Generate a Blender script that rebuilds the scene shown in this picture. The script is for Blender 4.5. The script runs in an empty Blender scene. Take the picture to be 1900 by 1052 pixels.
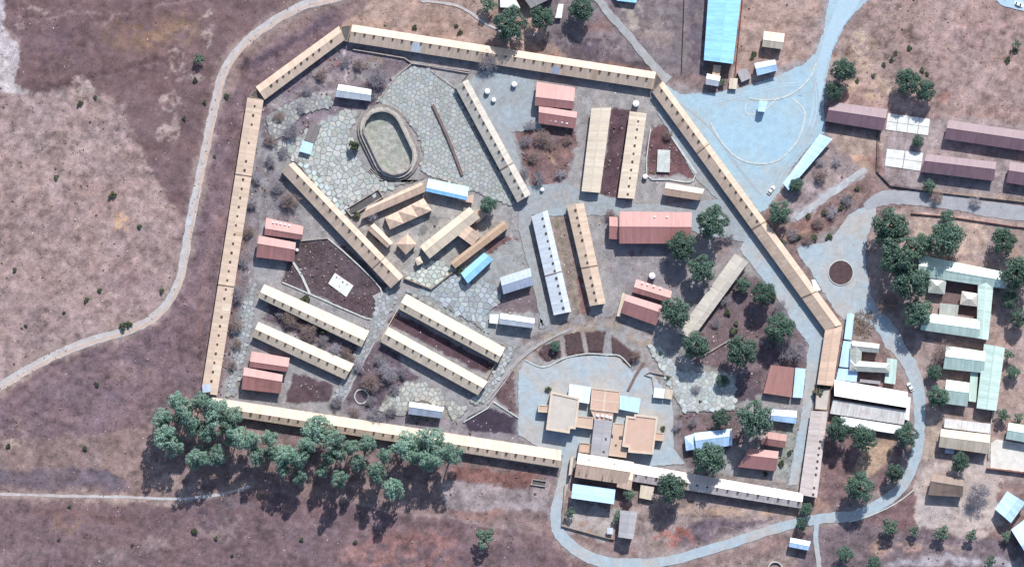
import bpy, bmesh, math, random
import numpy as np
from mathutils import Vector
random.seed(7); rng = np.random.default_rng(7)
S = bpy.context.scene
COL = S.collection
# ------------------------------------------------------------------ camera, light, exposure
CAM_H = 5000.0; MPP = 0.25                     # camera height, metres of ground per photograph pixel
cam = bpy.data.cameras.new('camera'); cam_o = bpy.data.objects.new('camera', cam); COL.objects.link(cam_o)
cam_o.location = (0, 0, CAM_H); cam.sensor_width = 36.0; cam.lens = 36.0*CAM_H/(1900*MPP)
cam.clip_start = 50.0; cam.clip_end = 20000.0
S.camera = cam_o
SUN_EL, SUN_AZ = math.radians(43.0), math.radians(17.5)
w = bpy.data.worlds.new('World'); S.world = w; w.use_nodes = True
nt = w.node_tree; bg = nt.nodes['Background']
sky = nt.nodes.new('ShaderNodeTexSky'); sky.sky_type = 'NISHITA'; sky.sun_disc = False
sky.sun_elevation = SUN_EL; sky.sun_rotation = SUN_AZ
nt.links.new(sky.outputs[0], bg.inputs[0]); bg.inputs[1].default_value = 0.13
sun = bpy.data.lights.new('sun', 'SUN'); sun.energy = 4.3; sun.angle = math.radians(0.5); sun.color = (1.0, 0.965, 0.93)
sun_o = bpy.data.objects.new('sun', sun); COL.objects.link(sun_o)
sd = Vector((math.sin(SUN_AZ)*math.cos(SUN_EL), math.cos(SUN_AZ)*math.cos(SUN_EL), math.sin(SUN_EL)))
sun_o.rotation_euler = sd.to_track_quat('Z', 'Y').to_euler(); sun_o.location = sd*400
S.view_settings.view_transform = 'Standard'; S.view_settings.look = 'None'
S.view_settings.exposure = 0.56; S.view_settings.gamma = 1.0; S.view_settings.use_curve_mapping = False

# ------------------------------------------------------------------ helpers
def P(px, py, h=0.0):
    k = MPP*(1-h/CAM_H)
    return Vector(((px-950)*k, (526-py)*k, 0))
def lin(c):
    c = np.asarray(c, float)/255.0
    return np.where(c <= .04045, c/12.92, ((c+.055)/1.055)**2.4)
def tag(o, label=None, cat=None, group=None, kind=None):
    if label: o['label'] = label
    if cat: o['category'] = cat
    if group: o['group'] = group
    if kind: o['kind'] = kind
    return o
def thing(name, label, cat, loc, group=None):
    o = bpy.data.objects.new(name, None); COL.objects.link(o); o.location = loc; o.empty_display_size = 1
    return tag(o, label, cat, group)
def link(name, me, m, parent=None, loc=(0, 0, 0), rz=0.0):
    if m is not None and not me.materials: me.materials.append(m)
    o = bpy.data.objects.new(name, me); COL.objects.link(o); o.location = loc; o.rotation_euler[2] = rz
    if parent is not None: o.parent = parent
    return o
def pymesh(name, verts, faces, uvs=None, smooth=False):
    me = bpy.data.meshes.new(name); me.from_pydata([tuple(v) for v in verts], [], faces)
    if uvs is not None:
        ul = me.uv_layers.new(name='UVMap')
        for p in me.polygons:
            for li, vi in zip(p.loop_indices, p.vertices): ul.data[li].uv = uvs[p.index][list(p.vertices).index(vi)]
    if smooth:
        for p in me.polygons: p.use_smooth = True
    me.update(); return me
def npmesh(name, V, F, col=None):
    """V (n,3), F (m,k) equal-sided faces, col (n,3) linear vertex colours"""
    me = bpy.data.meshes.new(name); n, (m, k) = len(V), F.shape
    me.vertices.add(n); me.vertices.foreach_set('co', np.ascontiguousarray(V, dtype=np.float32).ravel())
    me.loops.add(m*k); me.loops.foreach_set('vertex_index', np.ascontiguousarray(F, dtype=np.int32).ravel())
    me.polygons.add(m); me.polygons.foreach_set('loop_start', np.arange(0, m*k, k, dtype=np.int32))
    me.polygons.foreach_set('loop_total', np.full(m, k, dtype=np.int32))
    if col is not None:
        a = me.color_attributes.new('Col', 'FLOAT_COLOR', 'POINT')
        a.data.foreach_set('color', np.concatenate([col, np.ones((n, 1))], 1).astype(np.float32).ravel())
    me.update(calc_edges=True); me.validate(); return me
# --- value noise
def vnoise(x, y, seed=0):
    xi = np.floor(x).astype(np.int64); yi = np.floor(y).astype(np.int64); fx = x-xi; fy = y-yi
    fx = fx*fx*(3-2*fx); fy = fy*fy*(3-2*fy)
    def h(a, b):
        n = (a*374761393+b*668265263+seed*974634777) & 0x7fffffff
        n = ((n ^ (n >> 13))*1274126177) & 0x7fffffff
        return ((n ^ (n >> 16)) & 0xffff)/65535.0
    return (h(xi, yi)*(1-fx)+h(xi+1, yi)*fx)*(1-fy)+(h(xi, yi+1)*(1-fx)+h(xi+1, yi+1)*fx)*fy
def fbm(x, y, scale, seed=0, octv=4):
    t = 0; a = 1; s = 0
    for i in range(octv):
        t = t+a*vnoise(x/scale+17.3*i, y/scale+9.1*i, seed+i); s += a; a *= .55; scale = scale/2.05
    return t/s
def seg_dist(x, y, pts, closed):
    d = np.full(x.shape, 1e9); n = len(pts)
    for i in range(n if closed else n-1):
        (x0, y0), (x1, y1) = pts[i], pts[(i+1) % n]
        dx, dy = x1-x0, y1-y0; L = dx*dx+dy*dy+1e-9
        t = np.clip(((x-x0)*dx+(y-y0)*dy)/L, 0, 1)
        d = np.minimum(d, np.hypot(x-x0-t*dx, y-y0-t*dy))
    return d
def inside(x, y, pts):
    r = np.zeros(x.shape, bool); n = len(pts)
    for i in range(n):
        (x0, y0), (x1, y1) = pts[i], pts[(i+1) % n]
        if y0 == y1: continue
        c = ((y0 > y) != (y1 > y)) & (x < (x1-x0)*(y-y0)/(y1-y0)+x0)
        r ^= c
    return r
def smooth_line(pts, n=8, closed=False):
    out = []; m = len(pts)
    for i in range(m if closed else m-1):
        if closed: p0, p1, p2, p3 = [pts[(i+k) % m] for k in (-1, 0, 1, 2)]
        else: p0, p1, p2, p3 = pts[max(i-1, 0)], pts[i], pts[i+1], pts[min(i+2, m-1)]
        for j in range(n):
            t = j/n
            out.append(tuple(.5*((2*b)+(-a+c)*t+(2*a-5*b+4*c-d)*t*t+(-a+3*b-3*c+d)*t**3) for a, b, c, d in zip(p0, p1, p2, p3)))
    if not closed: out.append(tuple(pts[-1]))
    return out

# ------------------------------------------------------------------ materials
def mat(name):
    m = bpy.data.materials.new(name); m.use_nodes = True
    nt = m.node_tree; b = nt.nodes['Principled BSDF']
    return m, nt, b, nt.nodes.new, nt.links.new
def mulcol(nt, a, fac_socket, lo, hi):
    mr = nt.nodes.new('ShaderNodeMapRange'); mr.inputs[1].default_value = .25; mr.inputs[2].default_value = .75
    mr.inputs[3].default_value = lo; mr.inputs[4].default_value = hi
    nt.links.new(fac_socket, mr.inputs[0])
    mx = nt.nodes.new('ShaderNodeMix'); mx.data_type = 'RGBA'; mx.blend_type = 'MULTIPLY'; mx.inputs[0].default_value = 1
    nt.links.new(a, mx.inputs[6]); nt.links.new(mr.outputs[0], mx.inputs[7]); return mx.outputs[2]
def noise(nt, vec, scale, detail=3, rough=.6):
    n = nt.nodes.new('ShaderNodeTexNoise'); n.inputs['Scale'].default_value = scale
    n.inputs['Detail'].default_value = detail; n.inputs['Roughness'].default_value = rough
    nt.links.new(vec, n.inputs['Vector']); return n.outputs[0]
def bump(nt, b, h, strength, dist):
    bp = nt.nodes.new('ShaderNodeBump'); bp.inputs['Strength'].default_value = strength; bp.inputs['Distance'].default_value = dist
    nt.links.new(h, bp.inputs['Height']); nt.links.new(bp.outputs[0], b.inputs['Normal'])
def surf(name, rgb, var=.15, scale=.4, fine=.12, rough=.9, spec=.15, bmp=.3, attr=False, rgb2=None):
    m, nt, b, N, L = mat(name)
    geo = N('ShaderNodeNewGeometry'); v = geo.outputs['Position']
    if attr:
        a = N('ShaderNodeAttribute'); a.attribute_name = 'Col'; c = a.outputs['Color']
    else:
        r = N('ShaderNodeRGB'); r.outputs[0].default_value = (*rgb, 1); c = r.outputs[0]
    if rgb2:
        mr = N('ShaderNodeMapRange'); mr.inputs[1].default_value = .42; mr.inputs[2].default_value = .62; L(noise(nt, v, .055, 6, .68), mr.inputs[0])
        mx = N('ShaderNodeMix'); mx.data_type = 'RGBA'; L(mr.outputs[0], mx.inputs[0]); L(c, mx.inputs[6]); mx.inputs[7].default_value = (*rgb2, 1); c = mx.outputs[2]
    n1 = noise(nt, v, scale, 4); c = mulcol(nt, c, n1, 1-var, 1+var)
    n2 = noise(nt, v, scale*7, 3, .7); c = mulcol(nt, c, n2, 1-fine, 1+fine)
    L(c, b.inputs['Base Color']); b.inputs['Roughness'].default_value = rough; b.inputs['Specular IOR Level'].default_value = spec
    if bmp: bump(nt, b, n2, bmp, .25)
    return m
def roofmat(name, rgb, stain=(.25, .15, .1), amount=.25, rough=.42, spec=.45, streak=.20, metal=0.0):
    """painted corrugated sheet: sheets of slightly different age across the ridge, streaks down the slope, stains"""
    m, nt, b, N, L = mat(name)
    uv = N('ShaderNodeUVMap'); oi = N('ShaderNodeObjectInfo')
    off = N('ShaderNodeVectorMath'); off.operation = 'SCALE'
    comb = N('ShaderNodeCombineXYZ'); L(oi.outputs['Random'], comb.inputs[0]); L(oi.outputs['Random'], comb.inputs[1]); L(comb.outputs[0], off.inputs[0]); off.inputs['Scale'].default_value = 300
    ad = N('ShaderNodeVectorMath'); L(uv.outputs[0], ad.inputs[0]); L(off.outputs[0], ad.inputs[1]); v = ad.outputs[0]
    r = N('ShaderNodeRGB'); r.outputs[0].default_value = (*rgb, 1); c = r.outputs[0]
    mp = N('ShaderNodeMapping'); mp.inputs['Scale'].default_value = (1.0, .12, 1); L(v, mp.inputs[0])
    c = mulcol(nt, c, noise(nt, mp.outputs[0], .9, 3, .7), 1-streak, 1+streak)
    # single sheets
    sn = N('ShaderNodeVectorMath'); sn.operation = 'SNAP'; sn.inputs[1].default_value = (1.6, 50, 1); L(v, sn.inputs[0])
    wn = N('ShaderNodeTexWhiteNoise'); wn.noise_dimensions = '2D'; L(sn.outputs[0], wn.inputs['Vector'])
    c = mulcol(nt, c, wn.outputs['Value'], .93, 1.05)
    st = noise(nt, v, .16, 5, .65)
    mr = N('ShaderNodeMapRange'); mr.inputs[1].default_value = .52; mr.inputs[2].default_value = .75; mr.inputs[3].default_value = 0; mr.inputs[4].default_value = amount
    L(st, mr.inputs[0]); mx = N('ShaderNodeMix'); mx.data_type = 'RGBA'; L(mr.outputs[0], mx.inputs[0]); L(c, mx.inputs[6]); mx.inputs[7].default_value = (*stain, 1)
    c = mx.outputs[2]
    L(c, b.inputs['Base Color']); b.inputs['Roughness'].default_value = rough; b.inputs['Specular IOR Level'].default_value = spec; b.inputs['Metallic'].default_value = metal
    wv = N('ShaderNodeTexWave'); wv.wave_type = 'BANDS'; wv.bands_direction = 'X'; wv.inputs['Scale'].default_value = 1.2; wv.inputs['Distortion'].default_value = .3; L(v, wv.inputs[0])
    bump(nt, b, wv.outputs[0], .10, .03)
    return m
M = {}
M['tan'] = roofmat('tan_roof_sheet', (.48, .37, .285), (.40, .36, .33), .4, rough=.5, spec=.3)
M['orange'] = roofmat('orange_tan_roof_sheet', (.51, .37, .28), (.45, .33, .25), .3)
M['pale'] = roofmat('pale_stone_roof_sheet', (.50, .43, .34), (.42, .40, .38), .35)
M['greypale'] = roofmat('weathered_grey_roof_sheet', (.42, .385, .335), (.33, .3, .28), .5, streak=.28)
M['greygreen'] = roofmat('grey_green_roof_sheet', (.34, .36, .33), (.26, .26, .25), .4, streak=.25)
M['pinkpale'] = roofmat('pinkish_pale_roof_sheet', (.47, .41, .385), (.36, .31, .29), .5, streak=.28)
M['slate'] = roofmat('dark_grey_roof_sheet', (.15, .13, .13), (.1, .09, .09), .4, rough=.6)
M['brown_tan'] = roofmat('weathered_brown_roof_sheet', (.40, .28, .19), (.2, .14, .12), .35)
M['cream'] = roofmat('cream_roof_sheet', (.52, .44, .345), (.36, .32, .26), .4, rough=.55, spec=.25)
M['galv'] = roofmat('galvanised_roof_sheet', (.46, .50, .54), (.36, .36, .38), .3, rough=.38)
M['galv_dark'] = roofmat('dull_zinc_roof_sheet', (.33, .38, .48), (.3, .28, .33), .35)
M['blue'] = roofmat('light_blue_roof_sheet', (.25, .50, .75), (.28, .5, .62), .3)
M['skyblue'] = roofmat('sky_blue_roof_sheet', (.42, .60, .82), (.45, .6, .7), .3)
M['bluewhite'] = roofmat('bluish_white_roof_sheet', (.58, .70, .80), (.5, .58, .62), .25)
M['palewhite'] = roofmat('white_roof_sheet', (.68, .70, .70), (.5, .5, .5), .25)
M['red'] = roofmat('red_roof_sheet', (.345, .165, .152), (.42, .2, .17), .35, rough=.5)
M['red_dull'] = roofmat('dull_red_roof_sheet', (.30, .15, .132), (.3, .15, .13), .3, rough=.55)
M['purple'] = roofmat('plum_roof_sheet', (.17, .105, .125), (.13, .075, .09), .4, rough=.5)
M['green'] = roofmat('pale_green_roof_sheet', (.42, .54, .485), (.42, .48, .44), .35)
M['grey'] = roofmat('grey_roof_sheet', (.30, .29, .30), (.22, .2, .2), .4, rough=.6)
M['brown'] = roofmat('brown_roof_sheet', (.21, .15, .12), (.15, .11, .09), .4, rough=.6)
M['rust'] = roofmat('rust_streaked_roof_sheet', (.50, .49, .48), (.26, .12, .09), .6, streak=.3)
M['stone'] = surf('sandstone_wall', (.27, .20, .15), .2, .5)
M['plaster'] = surf('cream_plaster', (.42, .36, .28), .12, .5)
M['brick'] = surf('red_brick_wall', (.24, .10, .075), .15, .6)
M['rim'] = surf('pale_parapet_plaster', (.50, .41, .33), .1, .5)
M['flat_tan'] = surf('tan_flat_roof', (.45, .335, .26), .08, .3, .05)
M['flat_pink'] = surf('pinkish_flat_roof', (.46, .32, .25), .08, .3, .05)
M['flat_grey'] = surf('greyish_flat_roof', (.42, .38, .34), .1, .3, .05)
M['dark'] = surf('dark_louvre_metal', (.065, .045, .033), .1, 1, rough=.6, bmp=0)
M['darkgrey'] = surf('dark_grey_felt', (.09, .085, .085), .2, .6)
M['concrete'] = surf('weathered_concrete', (.42, .44, .42), .22, .5, .2)
M['whiteconc'] = surf('pale_concrete', (.55, .56, .54), .18, .4, .15)
M['rubble'] = surf('rubble_stone', (.30, .26, .24), .3, .8, .25)
M['white'] = surf('white_paint', (.75, .76, .77), .04, 1, .02, rough=.35, spec=.5, bmp=0)
M['glass'] = surf('dark_window_glass', (.02, .025, .03), .02, 1, .02, rough=.1, spec=.6, bmp=0)
M['rubber'] = surf('black_rubber', (.02, .02, .02), .05, 1, .05, bmp=0)
M['gravel'] = surf('gravel', (.285, .345, .385), .14, .35, .14, bmp=.4, rgb2=(.33, .315, .30))
M['gravel2'] = surf('blue_grey_gravel', (.265, .375, .44), .12, .3, .12, bmp=.4, rgb2=(.30, .345, .365))
M['dirt'] = surf('dirt_track', (.355, .315, .30), .18, .3, .18, bmp=.5, rgb2=(.36, .36, .375))
M['tar'] = surf('pale_worn_tar', (.31, .41, .475), .08, .1, .06, bmp=.2)
M['pathm'] = surf('trodden_earth_path', (.28, .27, .27), .15, .3, .15, bmp=.5)
M['darkbrick'] = surf('old_dark_brick', (.15, .105, .095), .3, .8, .25)
M['soil'] = surf('dark_bed_soil', (.075, .05, .052), .3, .6, .3, bmp=.8)
M['dustjoint'] = surf('dusty_joint_soil', (.25, .25, .245), .25, .6, .2, bmp=.5)
M['joint'] = surf('dark_joint_soil', (.20, .198, .195), .3, .6, .25, bmp=.5)
M['lawn'] = surf('dry_green_lawn', (.26, .275, .235), .4, .45, .3, bmp=.8, rgb2=(.31, .295, .275))
M['slab'] = surf('paving_stone', None, .1, 1.2, .08, attr=True)
M['ground'] = surf('veld_ground', None, .22, .30, .34, attr=True, bmp=1.0)
M['tuft'] = surf('grass_tuft', None, .1, .5, .1, attr=True, bmp=0)
M['bark'] = surf('bark', (.22, .17, .14), .25, 1.5, .2, bmp=.5)
M['twig'] = surf('bare_twigs', None, .15, 1, .1, attr=True, bmp=0)
def leafmat():
    m, nt, b, N, L = mat('leaves')
    a = N('ShaderNodeAttribute'); a.attribute_name = 'Col'
    oi = N('ShaderNodeObjectInfo'); c = mulcol(nt, a.outputs['Color'], oi.outputs['Random'], .85, 1.15)
    L(c, b.inputs['Base Color']); b.inputs['Roughness'].default_value = .6; b.inputs['Specular IOR Level'].default_value = .3
    tr = N('ShaderNodeBsdfTranslucent'); L(c, tr.inputs[0])
    mx = N('ShaderNodeMixShader'); mx.inputs[0].default_value = .25
    L(b.outputs[0], mx.inputs[1]); L(tr.outputs[0], mx.inputs[2]); L(mx.outputs[0], nt.nodes['Material Output'].inputs[0])
    return m
M['leaf'] = leafmat()

# ------------------------------------------------------------------ the ground sheet (colour = what grows or lies there)
gx = np.concatenate([np.array([-14000, -7000, -3000, -1200, -500.]), np.arange(-150, 2051, 2.5), np.array([2400, 3100, 5000, 9000, 16000.])])
gy = np.concatenate([np.array([-14000, -7000, -3000, -1200, -450.]), np.arange(-125, 1181, 2.5), np.array([1500, 2200, 4000, 8000, 15000.])])
GX, GY = np.meshgrid(gx, gy); X = GX.ravel(); Y = GY.ravel()
WX = X+24*(fbm(X, Y, 45, 11)-.5)+15*(fbm(X, Y, 9, 13, 3)-.5)
WY = Y+24*(fbm(X, Y, 45, 21)-.5)+15*(fbm(X, Y, 9, 23, 3)-.5)
C = np.tile(lin((140, 118, 116)), (len(X), 1)); VEG = np.full(len(X), .5)
GAIN = .80
FB = fbm(X, Y, 13, 17, 4); FS = fbm(X*.35+Y*.12, Y*1.1-X*.3, 9, 19, 4)
def paint(pts, rgb, soft=6, a=1.0, veg=None, warp=1.0, line=None, rag=0.0, patchy=0.0):
    p = np.array(pts); m = 30+soft+(line or 0)
    s = np.where((X > p[:, 0].min()-m) & (X < p[:, 0].max()+m) & (Y > p[:, 1].min()-m) & (Y < p[:, 1].max()+m))[0]
    if not len(s): return
    x = X[s]+(WX[s]-X[s])*warp; y = Y[s]+(WY[s]-Y[s])*warp
    d = seg_dist(x, y, pts, line is None)
    d = np.where(inside(x, y, pts), d, -d) if line is None else line-d
    if rag: d = d+rag*(fbm(X[s], Y[s], 22, 91, 4)-.5)*2
    k = np.clip(d/soft+.5, 0, 1); k = k*k*(3-2*k)*a
    if patchy: k = k*np.clip(.5+patchy*(FB[s]-.46)*6, 0, 1)
    C[s] = C[s]*(1-k[:, None])+lin(rgb)*k[:, None]
    if veg is not None: VEG[s] = VEG[s]*(1-k)+veg*k
def blob(x, y, rx, ry, rgb, soft=10, a=1.0, veg=None, warp=1.6, rot=0):
    c, s_ = math.cos(rot), math.sin(rot)
    paint([(x+rx*math.cos(t)*c-ry*math.sin(t)*s_, y+rx*math.cos(t)*s_+ry*math.sin(t)*c) for t in np.linspace(0, 6.283, 15)[:-1]], rgb, soft, a, veg, warp, patchy=1.0)
B = -2000
COMPOUND = [(474, 172), (645, 60), (1222, 150), (1548, 610), (1500, 930), (1080, 880), (385, 745)]
paint([(B, B), (12, B), (8, 60), (35, 95), (25, 150), (48, 172), (B, 180)], (180, 171, 176), 8, veg=.6)
paint([(12, B), (10, 0), (3, 50), (38, 70), (25, 150), (50, 170), (130, 158), (215, 178), (238, 210), (250, 270), (300, 345), (345, 420), (370, 330), (400, 110), (560, 10), (620, B)], (118, 95, 98), 7, veg=.25)
blob(255, 65, 110, 32, (126, 99, 82), 60, .8, rot=-.2); blob(330, 60, 60, 14, (150, 122, 100), 22, .6, rot=-.25)
blob(130, 85, 70, 45, (108, 87, 98), 40, .6); blob(120, 30, 60, 30, (108, 84, 85), 30, .5)
paint([(58, 165), (150, 145), (240, 122), (330, 103)], (98, 76, 80), 8, .75, line=6)
for p in [[(196, 46), (215, 28), (240, 25)], [(145, 15), (185, 50)], [(290, 10), (350, 2), (395, -5)], [(60, 40), (120, 30), (190, 22)]]:
    paint(p, (158, 138, 140), 4, .5, line=2)
for x, y, rx, ry in [(392, 50, 9, 35), (340, 98, 28, 6), (330, 130, 22, 22), (150, 163, 22, 12), (365, 140, 10, 14), (310, 195, 20, 10), (300, 255, 18, 14), (320, 245, 8, 22), (140, 118, 10, 5), (298, 215, 10, 5), (30, 45, 14, 8), (75, 14, 14, 7)]:
    blob(x, y, rx, ry, (184, 166, 160), 10, .75, veg=.4)
blob(122, 175, 80, 9, (178, 166, 165), 8, .7); blob(15, 165, 40, 10, (170, 165, 160), 10, .6)
paint([(B, 182), (48, 176), (75, 172), (140, 172), (230, 190), (238, 250), (255, 275), (300, 350), (338, 420), (325, 520), (290, 570), (230, 595), (100, 655), (0, 715), (B, 1100)], (156, 134, 132), 9, veg=.7)
blob(110, 420, 130, 130, (150, 127, 124), 60, .6); blob(90, 300, 90, 60, (164, 142, 138), 50, .6); blob(220, 410, 20, 16, (186, 150, 122), 8, .9)
blob(240, 530, 55, 40, (142, 116, 118), 40, .7); blob(60, 600, 70, 30, (148, 128, 132), 30, .6)
# strip between the track and the west range
paint([(405, 210), (470, 105), (620, 8), (652, 40), (470, 172), (455, 200), (372, 735), (300, 760), (250, 800), (120, 810), (B, 830), (B, 1100), (0, 735), (110, 672), (300, 592), (350, 500)], (122, 101, 108), 8, veg=.6)
paint([(455, 128), (520, 90), (612, 35)], (88, 74, 86), 8, .8, line=7); paint([(420, 190), (440, 250), (420, 330)], (112, 90, 96), 10, .7, line=10)
paint([(405, 400), (380, 520), (365, 640)], (140, 112, 112), 14, .6, line=8); paint([(440, 250), (420, 400)], (132, 108, 112), 12, .6, line=7)
blob(310, 650, 60, 45, (112, 92, 100), 30, .6); blob(130, 735, 90, 30, (112, 96, 106), 30, .6); blob(250, 690, 40, 20, (140, 118, 118), 18, .7)
for x, y, rx, ry in [(28, 800, 30, 25), (60, 840, 18, 12), (155, 830, 20, 14), (185, 850, 12, 8), (235, 875, 22, 14), (320, 900, 35, 14), (345, 780, 22, 40), (262, 760, 18, 10), (305, 880, 22, 20)]:
    blob(x, y, rx, ry, (172, 150, 140), 12, .65, veg=.6)
# southern field
paint([(B, 925), (300, 935), (480, 905), (620, 925), (820, 965), (1010, 985), (1060, 1060), (1080, 2600), (B, 2600)], (120, 98, 103), 12, veg=.5)
paint([(B, 870), (60, 872), (200, 870), (240, 895), (240, 912), (0, 905), (B, 905)], (108, 96, 110), 10, .8)
blob(205, 890, 28, 12, (104, 98, 112), 8, .7, rot=.4); blob(435, 945, 40, 18, (112, 104, 114), 14, .7, rot=.3)
blob(150, 960, 90, 25, (126, 98, 96), 40, .7); blob(120, 980, 40, 16, (138, 112, 98), 25, .6); blob(220, 1030, 70, 14, (136, 122, 124), 22, .7); blob(290, 1005, 30, 16, (148, 128, 126), 14, .7)
blob(410, 980, 55, 22, (152, 130, 130), 16, .8); blob(380, 965, 18, 25, (88, 74, 86), 14, .7); blob(485, 920, 20, 8, (176, 140, 120), 8, .8); blob(560, 940, 40, 14, (146, 112, 104), 14, .7)
blob(745, 1020, 105, 42, (150, 110, 107), 22, .9, veg=.6); blob(600, 1000, 70, 30, (116, 98, 106), 25, .7); blob(660, 1035, 30, 20, (166, 128, 124), 16, .7)
blob(960, 1000, 50, 28, (134, 112, 114), 20, .8); blob(900, 1035, 60, 20, (104, 88, 96), 20, .7); blob(40, 1040, 60, 20, (130, 116, 120), 25, .5)
# below the south range
paint([(690, 850), (840, 862), (1040, 880), (1040, 920), (1030, 960), (960, 970), (820, 960), (790, 880), (560, 880), (480, 830)], (132, 112, 112), 10, veg=.6)
paint([(845, 862), (1000, 880), (985, 905), (960, 905), (835, 890)], (138, 97, 90), 7, .9, veg=.7, rag=3)
paint([(820, 892), (985, 912), (1025, 890), (1015, 950), (830, 940)], (156, 146, 150), 8, .85, rag=6); blob(890, 950, 60, 10, (150, 116, 112), 10, .8)
for i in range(11): paint([(848+i*2, 864+i*3.6), (985, 884+i*2.2)], (112, 78, 78), 2, .5, line=1, warp=.6)
# north strip
paint([(630, 45), (700, -10), (840, B), (1060, B), (1060, 130), (660, 62)], (160, 136, 126), 10, veg=.6)
paint([(1000, B), (1330, B), (1310, 140), (1230, 150), (1060, 120), (1010, 70)], (128, 117, 122), 10, veg=.4, rag=4)
blob(1090, 90, 90, 18, (92, 82, 92), 10, .95, rot=.15); paint([(1060, 100), (1205, 128)], (92, 82, 90), 8, .8, line=7); blob(1110, 50, 35, 14, (142, 112, 106), 14, .8); blob(1215, 60, 30, 35, (146, 134, 128), 18, .7); blob(1295, 60, 20, 80, (100, 92, 106), 16, .7)
paint([(905, 92), (1010, 112), (1120, 124), (1215, 134)], (132, 96, 88), 6, .8, line=5); blob(1170, 25, 22, 24, (176, 168, 158), 8, .8)
paint([(780, 2), (850, 12), (905, 45), (1010, 75)], (178, 160, 150), 4, .7, line=3); blob(720, 40, 20, 12, (176, 142, 124), 8, .7)
# north-east
paint([(1375, B), (1580, B), (1530, 60), (1505, 115), (1440, 145), (1350, 165), (1372, 60)], (164, 140, 132), 8, veg=.6, rag=3)
paint([(1600, B), (4500, B), (4500, 300), (1900, 240), (1760, 215), (1640, 200), (1540, 190), (1535, 110), (1560, 60)], (160, 136, 131), 10, veg=.7)
blob(1605, 78, 32, 14, (196, 172, 148), 14, .9); blob(1590, 110, 45, 28, (178, 154, 134), 20, .8); blob(1610, 160, 40, 20, (180, 158, 134), 18, .8); blob(1560, 95, 18, 8, (126, 86, 80), 6, .8)
blob(1640, 50, 55, 25, (152, 132, 124), 25, .7); blob(1800, 60, 90, 40, (158, 128, 124), 40, .7); blob(1790, 150, 80, 40, (162, 140, 138), 35, .7); blob(1752, 172, 16, 10, (168, 124, 114), 8, .8)
for x, y in [(1690, 85), (1650, 105), (1665, 100), (1600, 115), (1625, 130), (1590, 145), (1655, 120), (1885, 100), (1870, 30), (1710, 125)]: blob(x, y, 6, 4, (98, 72, 72), 4, .7)
paint([(1535, 240), (1640, 240), (1760, 215), (2000, 240), (2200, 270), (2200, 460), (1900, 380), (1680, 355), (1620, 330), (1575, 280)], (156, 144, 146), 10, veg=.4)
paint([(1540, 240), (1640, 245), (1630, 325), (1600, 315), (1545, 260)], (170, 148, 134), 10, .9); blob(1598, 292, 18, 8, (190, 152, 128), 8, .8); blob(1625, 300, 12, 26, (140, 104, 102), 8, .7)
paint([(1630, 240), (1628, 320), (1650, 345), (1900, 372)], (92, 72, 74), 3, .7, line=2, warp=.4)
paint([(1720, 352), (2000, 372), (2000, 385), (1700, 362)], (180, 158, 140), 8, .8)
paint([(1420, 380), (1475, 420), (1600, 318), (1625, 330), (1640, 345), (1570, 400), (1545, 460), (1490, 470), (1430, 430)], (136, 114, 110), 9, veg=.8, rag=4)
paint([(1440, 340), (1475, 300), (1545, 262), (1600, 312), (1475, 410)], (152, 138, 138), 9, veg=.7); blob(1500, 425, 35, 16, (158, 118, 108), 12, .7, rot=-.5); blob(1530, 400, 30, 14, (118, 86, 84), 12, .7, rot=-.6)
paint([(1475, 408), (1510, 380), (1560, 345), (1605, 315)], (172, 170, 176), 6, .9, veg=.1, line=7)
# east gardens
paint([(1620, 400), (1700, 385), (2200, 420), (2200, 480), (2000, 900), (1700, 880), (1690, 760), (1650, 640), (1610, 520)], (160, 142, 138), 12, veg=.4)
paint([(1700, 395), (1830, 405), (1820, 470), (1700, 470)], (184, 162, 150), 8, .9); paint([(1810, 430), (1820, 470)], (150, 124, 108), 6, .6, line=4); blob(1880, 450, 30, 30, (170, 140, 124), 15, .7)
blob(1670, 600, 40, 60, (120, 106, 112), 20, .6); paint([(1745, 520), (1815, 528), (1812, 590), (1745, 580)], (112, 92, 92), 4, .9, veg=.2, warp=.3)
paint([(1840, 600), (1900, 610), (2000, 700), (2000, 900), (1850, 880), (1835, 780)], (168, 146, 140), 10, .9)
paint([(1700, 860), (1850, 850), (1850, 930), (1870, 975), (1790, 990), (1700, 980)], (184, 172, 168), 6, veg=.15); blob(1830, 900, 30, 25, (188, 168, 160), 12, .7); blob(1800, 990, 50, 20, (190, 176, 170), 14, .7)
paint([(1700, 760), (1742, 760), (1735, 850), (1700, 850)], (186, 168, 152), 6, .8)
paint([(1575, 972), (1640, 945), (1700, 905), (1697, 975), (1640, 990)], (122, 97, 102), 5, veg=.5)
paint([(1480, 1000), (1560, 970), (1720, 985), (1900, 1010), (2200, 1030), (2200, 2400), (1480, 2400)], (120, 106, 113), 10, veg=.6)
blob(1665, 1015, 50, 16, (178, 146, 132), 12, .85, veg=.8); blob(1760, 1012, 50, 8, (172, 150, 140), 10, .7); paint([(1660, 1050), (1760, 1035), (1900, 1045)], (172, 168, 176), 10, .8, line=8)
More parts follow.
